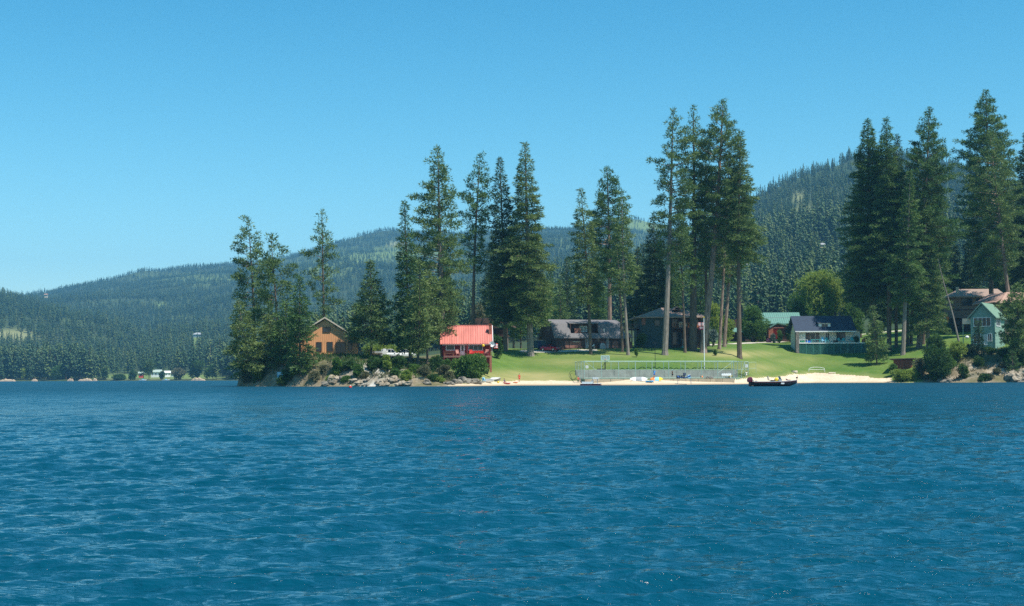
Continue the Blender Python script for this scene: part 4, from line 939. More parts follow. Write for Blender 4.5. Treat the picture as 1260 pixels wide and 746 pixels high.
slab(MB(), [(X_(1051.5), 2, Z_(405.6)), (X_(1063), 2, Z_(406.6)), (X_(1063), 8.8, Z_(406.6)), (X_(1051.5), 8.8, Z_(405.6))], .15).build('wing_roof', R_NAVY, t)
box('dormer', WHITE, t, X_(1008.5), X_(1023), .9, 4.2, Z_(404.2), Z_(397.6)); slab(MB(), [(X_(1007), .6, Z_(397.2)), (X_(1024.5), .6, Z_(397.2)), (X_(1024.5), 4.6, Z_(394.5)), (X_(1007), 4.6, Z_(394.5))], .12).build('dormer_roof', R_NAVY, t)
window(t, X_(1012), X_(1019.5), Z_(402.4), Z_(398.8), .9, 2, t=.08)
MB().tube((X_(1033), 4.8, Z_(390)), (X_(1033), 4.8, Z_(383)), .22, n=8).build('chimney_pipe', BLACK, t)
for a, b_ in ((993, 998.3), (1005.6, 1010)): box('wall_panel', W_TAUPE, t, X_(a), X_(b_), 1.74, 1.79, Z_(419), Z_(409.6))
window(t, X_(999), X_(1004.6), Z_(418), Z_(410.2), 1.8, 1, fr=TAN); window(t, X_(1017.8), X_(1022), Z_(418.5), Z_(410), 1.8, 2); window(t, X_(1031.5), X_(1041.5), Z_(418), Z_(409.5), 1.8, 3, fr=W_TEAL)
dk = box('deck', WHITE, t, X_(981.8), X_(1066), -1.8, 1.79, Z_(423.2), Z_(422.2)); rail(t, (X_(982.3), -1.7, Z_(422.2)), (X_(992), -1.7, Z_(422.2)), .75, WHITE, bal=0)
box('stone_pier', STONE, t, X_(977.8), X_(981.5), -1.9, -.3, gz-1, Z_(408.9))
n = 10; a0, a1 = X_(982), X_(1066)
box('skirt_backing', mat('lattice_shade', (.03,.085,.075), .8), t, a0, a1, -1.62, -1.55, gz-.6, Z_(423.2))  # sheet in a darker lattice green: shade under the deck put into its colour
pm = None
for k in range(n):
    xa = a0+(a1-a0)*k/n; xb = a0+(a1-a0)*(k+1)/n; h0, h1 = gz+.1, Z_(423.3); b = MB()
    b.box(xa+.02, xa+.12, -1.72, -1.64, h0, h1).box(xb-.12, xb-.02, -1.72, -1.64, h0, h1)
    q = xa-(h1-h0)
    while q < xb:
        for s in (1, -1):
            pa = [q, h0] if s == 1 else [q, h1]; pb = [q+(h1-h0), h1] if s == 1 else [q+(h1-h0), h0]
            ta = max(0, (xa+.1-pa[0])/(pb[0]-pa[0])); tb_ = min(1, (xb-.1-pa[0])/(pb[0]-pa[0]))
            if tb_ > ta:
                A0 = (pa[0]+(pb[0]-pa[0])*ta, -1.68-.01*s, pa[1]+(pb[1]-pa[1])*ta); B0 = (pa[0]+(pb[0]-pa[0])*tb_, -1.68-.01*s, pa[1]+(pb[1]-pa[1])*tb_)
                b.tube(A0, B0, .035, n=3, cap=False)
        q += .3
    b.build('lattice_panel', LATT, t)
wc = lambda px, dy, dz=.02: tuple(o+Vector((X_(px), dy, dz)))
deck_chair('deck_chair', 'light blue chair on the cottage deck beside the narrow window', wc(1012.5, -.6), LBLUE, .2, 1.3); deck_chair('deck_chair', 'dark teal chair just left of the cottage centre window', wc(1017, -.4), AQUA, 0, 1.2)
deck_chair('deck_chair', 'teal chair left of the pair below the cottage right window', wc(1032.5, -.4), AQUA, .2, 1.1); deck_chair('deck_chair', 'teal chair right of the pair below the cottage right window', wc(1037.5, -.4), AQUA, -.2, 1.1); deck_chair('deck_chair', 'teal chair near the right end of the cottage deck', wc(1048, -.6), AQUA, -.1, 1.3)
for a, m_, l in ((986, GRN, 'green storage box at the left end of the cottage deck'), (993, BLUE, 'blue box on the cottage deck'), (1027, BLACK, 'low dark box in the middle of the cottage deck')):
    b = thing('storage_box', l, 'box', wc(a, -1.2)); MB().box(-.55,.55,-.3,.3,0,.45).build('box_body', m_, b); MB().box(-.58,.58,-.33,.33,.451,.52).build('lid', m_, b)
leafy('potted_plant', 'leafy dark plant in a pot at the cottage wing', 'plant', wc(1054, -.2), 1.5, .8, .1, M_LEAFD, n_l=4, size=.25)
leafy('potted_plant', 'red and white flowers at the right end of the cottage deck', 'plant', wc(1062.5, -1), .9, .8, .1, foliage_mat('flowers_red', (.4,.03,.02), (.6,.2,.12), (.7,.6,.5)), n_l=4, size=.22)
MB_ = thing('picnic_table', 'aqua table on the cottage deck in front of the tan panels', 'table', wc(1003, -.6)); MB().box(-1.2,1.2,-.4,.4,.72,.8).build('tabletop', AQUA, MB_)
for s in (-1, 1): box('leg', AQUA, MB_, s-.05, s+.05, -.3, .3, 0, .72)

# ------------------------------------------------------------------ 8 taupe house on the hill at right
Y = 385.; u = Y/F; px0 = 1173.; py0 = 409.
o = base(px0, py0, Y); t = thing('taupe_house', 'two storey taupe house with low brown roof behind the green cottage', 'house', o, radians(-3))
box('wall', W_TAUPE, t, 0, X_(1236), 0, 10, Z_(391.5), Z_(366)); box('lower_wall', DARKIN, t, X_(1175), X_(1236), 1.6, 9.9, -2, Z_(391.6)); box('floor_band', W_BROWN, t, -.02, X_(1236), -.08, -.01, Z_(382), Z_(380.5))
ev = [(-1.2, -1.2), (X_(1238), -1.2), (X_(1238), 11), (-1.2, 11)]; MB().add([(a, b_, Z_(365)) for a, b_ in ev]+[(X_(1187), 4.9, Z_(354.5)), (X_(1234), 4.9, Z_(354.5))]+[(a, b_, Z_(366.4)) for a, b_ in ev], [(0,1,5,4),(1,2,5),(2,3,4,5),(3,0,4),(9,8,7,6),(0,6,7,1),(1,7,8,2),(2,8,9,3),(3,9,6,0)]).build('roof', R_BROWN, t)
box('chimney', TAN, t, X_(1178.5), X_(1181.5), .4, 1.2, Z_(366), Z_(353)); window(t, X_(1184.5), X_(1196.5), Z_(376), Z_(367.5), 0, 2, fr=W_BROWN); window(t, X_(1202), X_(1214), Z_(376), Z_(367.5), 0, 2, fr=W_BROWN)
for a in (1176, 1184, 1192): window(t, X_(a), X_(a+6), Z_(402), Z_(394), 1.6, 1, fr=W_BROWN)
box('deck', W_BROWN, t, X_(1150), X_(1200), -3.5, -.4, Z_(400), Z_(398.5))
for p in (1151, 1162, 1174, 1186, 1199): MB().tube((X_(p), -3.3, -4), (X_(p), -3.3, Z_(400)), .14, n=6).build('deck_post', W_BROWN, t)
rail(t, (X_(1166), -3.4, Z_(398.5)), (X_(1200), -3.4, Z_(398.5)), .9, W_BROWN, bal=.4); to = o
pg = thing('play_tower', 'orange and white tower at the end of the dark deck beside the white car', 'playhouse', tuple(to+Vector((X_(1160), -2, Z_(398.5)))))
for s in (-1, 1): MB().loft([[(s*.55-.4,-.3,0),(s*.55+.4,-.3,0),(s*.55+.4,.3,0),(s*.55-.4,.3,0)],[(s*.55-.5,-.35,1.6),(s*.55+.5,-.35,1.6),(s*.55+.5,.35,1.6),(s*.55-.5,.35,1.6)],[(s*.55-.1,-.1,2.1),(s*.55+.1,-.1,2.1),(s*.55+.1,.1,2.1),(s*.55-.1,.1,2.1)]]).build('panel', ORNG, pg)
MB().box(-.12,.12,-.45,-.36,.1,1.7).build('trim', WHITE, pg); MB().box(-1.0,-.8,-.45,-.36,.8,1.6).build('trim', WHITE, pg); MB().loft([[(-.35,-.3,2.0),(.35,-.3,2.0),(.35,.3,2.0),(-.35,.3,2.0)],[(-.08,-.08,2.9),(.08,-.08,2.9),(.08,.08,2.9),(-.08,.08,2.9)]]).build('roof', RED, pg)
box('stand', W_BROWN, pg, -1.2, 1.2, -.6, .6, -.06, -.002)

# 9 pinkish roof house
Y = 352.; u = Y/F; o = base(1240, 395, Y); px0 = 1240.; py0 = 395.
t = thing('pink_roof_house', 'house with pinkish tan gable roof rising behind the green cottage', 'house', o, radians(14))
MB().prism([(X_(1224), -4), (X_(1224), Z_(370)), (X_(1247), Z_(360.5)), (X_(1270), Z_(370)), (X_(1270), -4)], 0, 9).build('wall', W_TAUPE, t)
for s, xx in ((-1, 1221), (1, 1273)): slab(MB(), [(X_(xx), -.8, Z_(372)), (X_(1247), -.8, Z_(359)), (X_(1247), 9.8, Z_(359)), (X_(xx), 9.8, Z_(372))], .2).build('roof', R_PINK, t)
slab(MB(), [(X_(1221), -2.6, Z_(373)), (X_(1275), -2.6, Z_(373)), (X_(1275), .2, Z_(359.4)), (X_(1240), .2, Z_(359.4))], .2).build('roof', R_PINK, t)
window(t, X_(1243), X_(1250), Z_(385), Z_(376), 0, 2)

# ------------------------------------------------------------------ 10 green cottage
Y = 316.; u = Y/F; px0 = 1224.5; py0 = 427.
o = base(px0, py0, Y); A_ = radians(-33); t = thing('green_cottage', 'sage green two storey cottage with white framed windows on the right hand bank', 'house', o, A_)
# local: corner at origin; gable front runs toward -x (facing -y), side wall runs toward +y (facing +x)
gw = 24.5*u/cos(A_); sd_ = 8.5; zE = Z_(389); zR = Z_(372.3)
pts = [(-gw, -2), (0, -2), (0, zE), (-gw/2, zR-.15), (-gw, zE)]
wl = MB().prism(pts, 0, sd_).build('wall', W_GREEN, t)
k = 0; z = -.2
while z < zE-.1:
    MB().prism([(0, z), (.05, z), (.02, z+.3), (0, z+.3)], .0, sd_).build('siding_board', W_GREEN, wl)
    z += .315
z = -.2
while z < zR-.5:
    hw_ = gw/2 if z+.3 < zE else gw/2*(zR-z-.45)/(zR-zE)
    MB().prism([(0, z), (-.05, z), (-.02, z+.3), (0, z+.3)], -gw/2-hw_, -gw/2+hw_, 'x').build('siding_board', W_GREEN, wl); z += .315
for s in (-1, 1):
    xo = -gw/2+s*(gw/2+.55)
    slab(MB(), [(-gw/2, -.6, zR+.1), (xo, -.6, zE-.35), (xo, sd_+.6, zE-.35), (-gw/2, sd_+.6, zR+.1)], .18).build('roof', R_SAGE, t)
    MB().add([(-gw/2, -.68, zR+.12), (xo, -.68, zE-.33), (xo, -.68, zE-.58), (-gw/2, -.68, zR-.13), (-gw/2, -.61, zR+.12), (xo, -.61, zE-.33), (xo, -.61, zE-.58), (-gw/2, -.61, zR-.13)], [(0,1,2,3),(7,6,5,4),(0,4,5,1),(1,5,6,2),(2,6,7,3),(3,7,4,0)]).build('barge_board', W_GREEN, t)
xf = lambda f: -gw+gw*f
window(t, xf(.15), xf(.83), Z_(401), Z_(391), -.05, 4, t=.13); window(t, xf(.56), xf(.68), Z_(424), Z_(412), -.05, 1, t=.1, gl=mat('door_pale', (.5,.52,.5), .5), name='door'); window(t, xf(.72), xf(.86), Z_(419.5), Z_(411), -.05, 2, t=.12); window(t, xf(.12), xf(.40), Z_(422), Z_(411), -.05, 2, t=.12)
window_x(t, 1.1, 4.6, Z_(400.5), Z_(390.5), .05, 3, t=.16); window_x(t, 4.0, 6.0, Z_(416), Z_(409), .05, 2, t=.12)
MB().box(-.05, .08, -.08, 0, -.5, zE-.3).build('corner_board', W_GREEN, t)
box('porch_box', TAN, t, -gw-1.9, -gw-.02, .3, 1.6, Z_(398), Z_(391)); MB().tube((-gw-1.8, .4, -3), (-gw-1.8, .4, Z_(398)), .1, n=5).build('porch_post', W_GREEN, t)
for f in (.05,): MB().ball((-gw-.6, -.8, Z_(414.5)), .45, .45, .35).build('tank', WHITE, t)

# ------------------------------------------------------------------ 11 brown shed
o = G(1112, 455.2); Y = o.y; u = Y/F; t = thing('boat_shed', 'low reddish brown shed with flat overhanging roof near the beach end', 'shed', o, radians(-22))
MB().box(-2.2, 1.7, 0, 3.0, -.4, 2.15).build('wall', mat('siding_rust_brown', (.20,.062,.035), .8, .2, 3), t); slab(MB(), [(-3.0,-.7,2.45),(2.4,-.7,2.55),(2.4,3.8,2.4),(-3.0,3.8,2.3)], .2).build('roof', R_DKBR, t)
box('door', mat('siding_rust_brown', (0,0,0)), t, -.9, .2, -.06, -.005, 0, 1.95)
# ------------------------------------------------------------------ hero conifers: label, base px, base py (or None), Y (or None), top px, top py, half width px, crown base py, kind, material, bark, extras
def T(label, bx, by, tx, ty, hw, cby, kind='fir', fm=None, bm=None, Y=None, seed=None, **k):
    g = G(bx, by) if Y is None else base(bx, by, Y)
    if Y is not None: g.z = zn(g.x, g.y) if Y < 430 else g.z
    u = g.y/F; top = P(tx, ty, g.y); H = top.z-g.z
    by_ = hx(bx)-(g.z-EYE)/u
    cb = min(.9, max(.03, (by_-cby)/(by_-ty)))
    return conifer(label, tuple(g), H, hw*u, cb, kind, fm, bm, lean=(top.x-g.x, random.uniform(-1, 1)), seed=seed or int(bx*3+ty), **k)
TREES = [
 # left point
 ('tall ragged fir with a broken spreading top, leftmost of the tall trees on the point', 314,446,306,274,25,412,'pine',M_PINE,M_BARK,None,dict(wob=.38,dens=.72,tip=.10)),
 ('ragged tall fir just right of the broken topped tree on the point', 344,443,334,290,27,425,'pine',M_PINE,M_BARK,None,dict(wob=.38,dens=.72)),
 ('wide low fir leaning over the water at the left tip of the point', 309,466,293,370,31,455,'fir',M_LIGHT,M_BARKG,None,dict(wob=.3)),
 ('bushy fir reaching down to the water in front of the orange house', 370,462,370,342,22,466,'fir',M_FIR,M_BARK,None,dict(wob=.3,dens=1.1)),
 ('small light green fir between the leaning fir and the bushy fir', 335,449,330,388,24,448,'fir',M_LIGHT,M_BARK,None,dict(wob=.3)),
 ('small dark fir low behind the leaning fir on the point', 352,447,352,372,20,440,'fir',M_FIR,M_BARK,None,{}),
 ('tall thin open fir standing behind the orange house', 400,436,397,262,17,405,'pine',M_PINE,M_BARK,300,dict(wob=.5,dens=.58,up=.1)),
 ('broad cone shaped fir between the orange house and the red cabin', 457,437,455.5,321,36,420,'cone',M_PINE,M_BARK,275,dict(wob=.16,dens=1.45,up=.10)),
 # middle left
 ('dark narrow fir, left edge of the tall clump beside the red cabin', 505,444,498,249,21,428,'fir',M_FIR,M_BARK,None,dict(wob=.28,dens=1.1)),
 ('tallest pine left of the red cabin with light green crown', 546,447,539,182,29,420,'pine',M_PINE,M_BARKG,None,dict(wob=.32,dens=1.05,r0=.62)),
 ('short light fir with a slim trunk under the tall pine left of the cabin', 514,453,517,322,20,430,'fir',M_LIGHT,M_BARK,None,{}),
 ('short fir with low branches just left of the red cabin roof', 526,449,529,335,19,425,'pine',M_LIGHT,M_BARK,None,{}),
 ('open topped tall pine whose bare trunk rises behind the red cabin roof', 582,433,591,190,20,338,'pine',M_FIR,M_BARK,316,dict(wob=.4,dens=.75)),
 ('dense dark fir, middle one of the three tall trees behind the cabin', 622,433,615,194,26,395,'fir',M_DARK,M_BARK,312,dict(wob=.25,dens=1.05)),
 ('broad light green fir with a pale thinning top and thick mossy trunk on the lawn', 653,438,646,177,39,394,'fir',M_LIGHT,M_BARKG,None,dict(wob=.25,dens=1.0,r0=.72)),
 ('slim young pine in the shade behind the mossy trunk', 641,431,640,350,14,418,'pine',M_LEAF,M_BARK,335,{}),
 ('slim young pine left of the barn house beside the trailer', 665,430,664,345,14,412,'pine',M_LEAF,M_BARKP,338,{}),
 # barn house group
 ('light green fir with spire top in front of the barn house', 727,436,715,232,23,372,'fir',M_LIGHT,M_BARK,None,dict(wob=.3,dens=.72)),
 ('tallest of the three trees by the barn house with pinkish trunk behind the roof', 750,428,747,207,25,338,'pine',M_FIR,M_BARKP,340,dict(wob=.3,dens=1.1,r0=.6)),
 ('fir with drooping right side between the barn and the hip roof house', 773,437,765,236,21,358,'fir',M_PINE,M_BARKG,None,dict(wob=.32,dens=.7)),
 ('thin bare trunked fir right beside the barn house wing', 766,433,757,270,10,345,'fir',M_FIR,M_BARK,None,dict(dens=.45)),
 ('dark fir behind the left corner of the hip roof house', 806,426,803,266,24,392,'fir',M_DARK,M_BARK,352,dict(dens=1.1)),
 ('thin dark fir behind the deck of the hip roof house', 783,426,785,305,14,400,'fir',M_DARK,M_BARK,356,{}),
 # central giants
 ('giant pine with pale slightly curved trunk, leftmost in front of the hip roof house', 818,437,828,137,27,328,'pine',M_PINE,M_BARKG,None,dict(wob=.4,dens=.68,r0=.66,side=.25)),
 ('slender young fir left of two in front of the hip roof house balcony', 843,434,834,262,18,362,'pine',M_FIR,M_BARK,None,dict(wob=.35,dens=.7)),
 ('slender young fir right of two in front of the hip roof house balcony', 849,431,850,290,10,345,'pine',M_FIR,M_BARK,None,dict(wob=.35,dens=.5)),
 ('giant pine with dark straight trunk, second in the tall central clump', 853,432,853,132,24,345,'pine',M_PINE,M_BARK,None,dict(wob=.36,dens=.66,r0=.78)),
 ('highest pine of the centre, its pale trunk leaning right behind the flagpole', 865,434,890,123,31,300,'pine',M_PINE,M_BARKP,None,dict(wob=.34,dens=.9,r0=.8)),
 ('dark trunked pine directly behind the leaning pine', 871,426,868,190,20,335,'pine',M_DARK,M_BARK,345,dict(dens=.9)),
 ('pine with thin pale trunk, left of the close pair right of the flagpole', 885,430,898,190,22,340,'pine',M_PINE,M_BARKP,None,dict(r0=.38,dens=.7)),
 ('pine with reddish leaning trunk, right of the close pair right of the flagpole', 891,427,908,215,22,350,'pine',M_FIR,M_BARKP,None,dict(r0=.45)),
 ('tall fir with bare dark trunk nearest the right end of the fence', 910,441,911,163,29,318,'fir',M_PINE,M_BARK,None,dict(wob=.34,dens=.95,r0=.55,side=.2)),
 # right group
 ('giant fir with wide skirt, leftmost of the right hand clump beside the cottage', 1077,432,1068,147,44,362,'fir',M_FIR,M_BARK,None,dict(wob=.24,dens=1.25,r0=.85)),
 ('giant fir with thin top, second from left in the right hand clump', 1094,433,1089,147,33,345,'fir',M_FIR,M_BARK,None,dict(wob=.26,dens=1.15,r0=.6)),
 ('dark fir behind the second giant in the right hand clump', 1103,428,1103,167,28,350,'fir',M_DARK,M_BARK,None,dict(r0=.42)),
 ('shorter fir in the middle of the right hand clump with mossy trunk', 1111,437,1119,212,27,368,'fir',M_FIR,M_BARKG,None,dict(r0=.55,wob=.3)),
 ('thin trunked fir deep inside the right hand clump', 1117,425,1114,235,20,360,'fir',M_DARK,M_BARK,None,dict(r0=.4)),
 ('dark thin trunk fir in the middle back of the right hand clump', 1121,424,1126,225,20,365,'fir',M_DARK,M_BARK,None,dict(r0=.4)),
 ('giant pine topping the right part of the right hand clump', 1131,428,1143,133,33,365,'pine',M_FIR,M_BARKP,None,dict(wob=.3,dens=1.15,r0=.7)),
 ('fir with dark trunk close behind the giant pine of the right hand clump', 1136,424,1150,185,28,365,'fir',M_PINE,M_BARK,None,dict(r0=.4)),
 ('lighter low fir at the right side of the right hand clump', 1142,428,1137,235,29,402,'fir',M_PINE,M_BARKG,None,dict(r0=.45,wob=.28)),
 ('distant dark fir behind the right hand clump beside the cottage roof', 1059,424,1056,250,22,385,'fir',M_DARK,M_BARK,395,{}),
 ('tall dense pine above the taupe house', 1221,408,1214,112,34,345,'pine',M_FIR,M_BARK,None,dict(wob=.26,dens=1.35,r0=.7)),
 ('pine with long pale leaning trunk in front of the taupe house', 1247,412,1219,165,30,330,'pine',M_PINE,M_BARKP,None,dict(wob=.3,dens=.8,r0=.62)),
 ('dark wide fir at the right edge of the picture', 1262,408,1262,163,28,385,'fir',M_DARK,M_BARK,None,dict(dens=1.2,r0=.6)),
 ('dark fir between the right hand clump and the taupe house', 1196,404,1197,262,22,372,'fir',M_DARK,M_BARK,410,{}),
 ('dark fir behind the chimney of the taupe house', 1172,400,1170,290,22,385,'fir',M_DARK,M_BARK,415,{}),
 ('young long needled pine standing on the lawn right of the white cottage', 1079,449,1075,377,17,443,'fir',M_PINE,M_BARK,None,dict(dens=1.0,up=.35)),
 ('bushy pine in front of the right side of the green cottage', 1253,447,1252,350,18,440,'pine',M_PINE,M_BARK,None,dict(dens=1.4,wob=.3,nspk=26)),
 ('small dark pine in front of the left corner of the green cottage', 1203,441,1203,396,8,438,'fir',M_DARK,M_BARK,None,dict(dens=1.3)),
 ('small fir growing on the rock bank at the right edge', 1247,462,1247,432,11,460,'fir',M_FIR,M_BARK,None,{}),
]
for a in TREES:
    T(a[0], *a[1:7], a[7], a[8], a[9], Y=a[10], **a[11])
# more background trees filling the gaps between the clumps
for i, (bx, ty, hw, Y, cby) in enumerate([(548,300,16,400,420),(603,300,18,395,410),(632,290,20,400,400),(676,330,12,410,405),(697,318,14,420,402),(690,345,12,400,402),(735,318,14,400,395),(792,300,16,395,398),(824,300,17,400,395),(862,310,15,395,390),(1043,345,13,420,392),(1087,300,22,420,392),(1128,290,24,425,392),(1155,300,20,425,390),(1232,250,26,415,385),(1182,330,16,425,385),(1245,230,24,420,385)]):
    T(['slim background fir', 'dark background fir', 'dull green background fir'][i % 3]+' standing among the trees behind the %s' % ('red cabin', 'red cabin', 'dark lodge house', 'barn house', 'barn house roof', 'left end of the barn house', 'barn house dormer', 'wooden deck bridge', 'hip roof', 'balcony', 'white cottage roof', 'right hand clump, left part', 'right hand clump, middle part', 'right hand clump, right part', 'taupe house', 'chimney of the taupe house', 'pinkish roof')[i],
      bx, 425, bx+random.uniform(-3, 3), ty, hw, cby, 'fir', [M_FIR, M_DARK, M_PINE][i % 3], M_BARK, Y=Y, seed=900+i, dens=1.0)

# dead leaning snag
g = G(1181, 424); u = g.y/F; top = P(1154, 318, g.y); sn = thing('dead_snag', 'dead leaning bare trunk with short broken branches right of the big clump', 'tree', tuple(g))
b = MB(); d = top-g
prev = Vector((0, 0, -.4)); 
for i in range(6): q = d*((i+1)/6)+Vector((sin(i*1.3)*.12, 0, 0)); b.tube(prev, q, .27-.035*i, .235-.035*i, n=7, cap=(i == 5)); prev = q
for i in range(15):
    f = .4+.6*i/15; q = d*f; a = random.uniform(0, 6.28); b.tube(q, q+Vector((cos(a)*1.5*(1.2-f)-.3, sin(a)*1.2, .2-.4*random.random()))*random.uniform(.6, 1.1), .05, .02, n=4)
b.build('trunk', M_SNAG, sn)

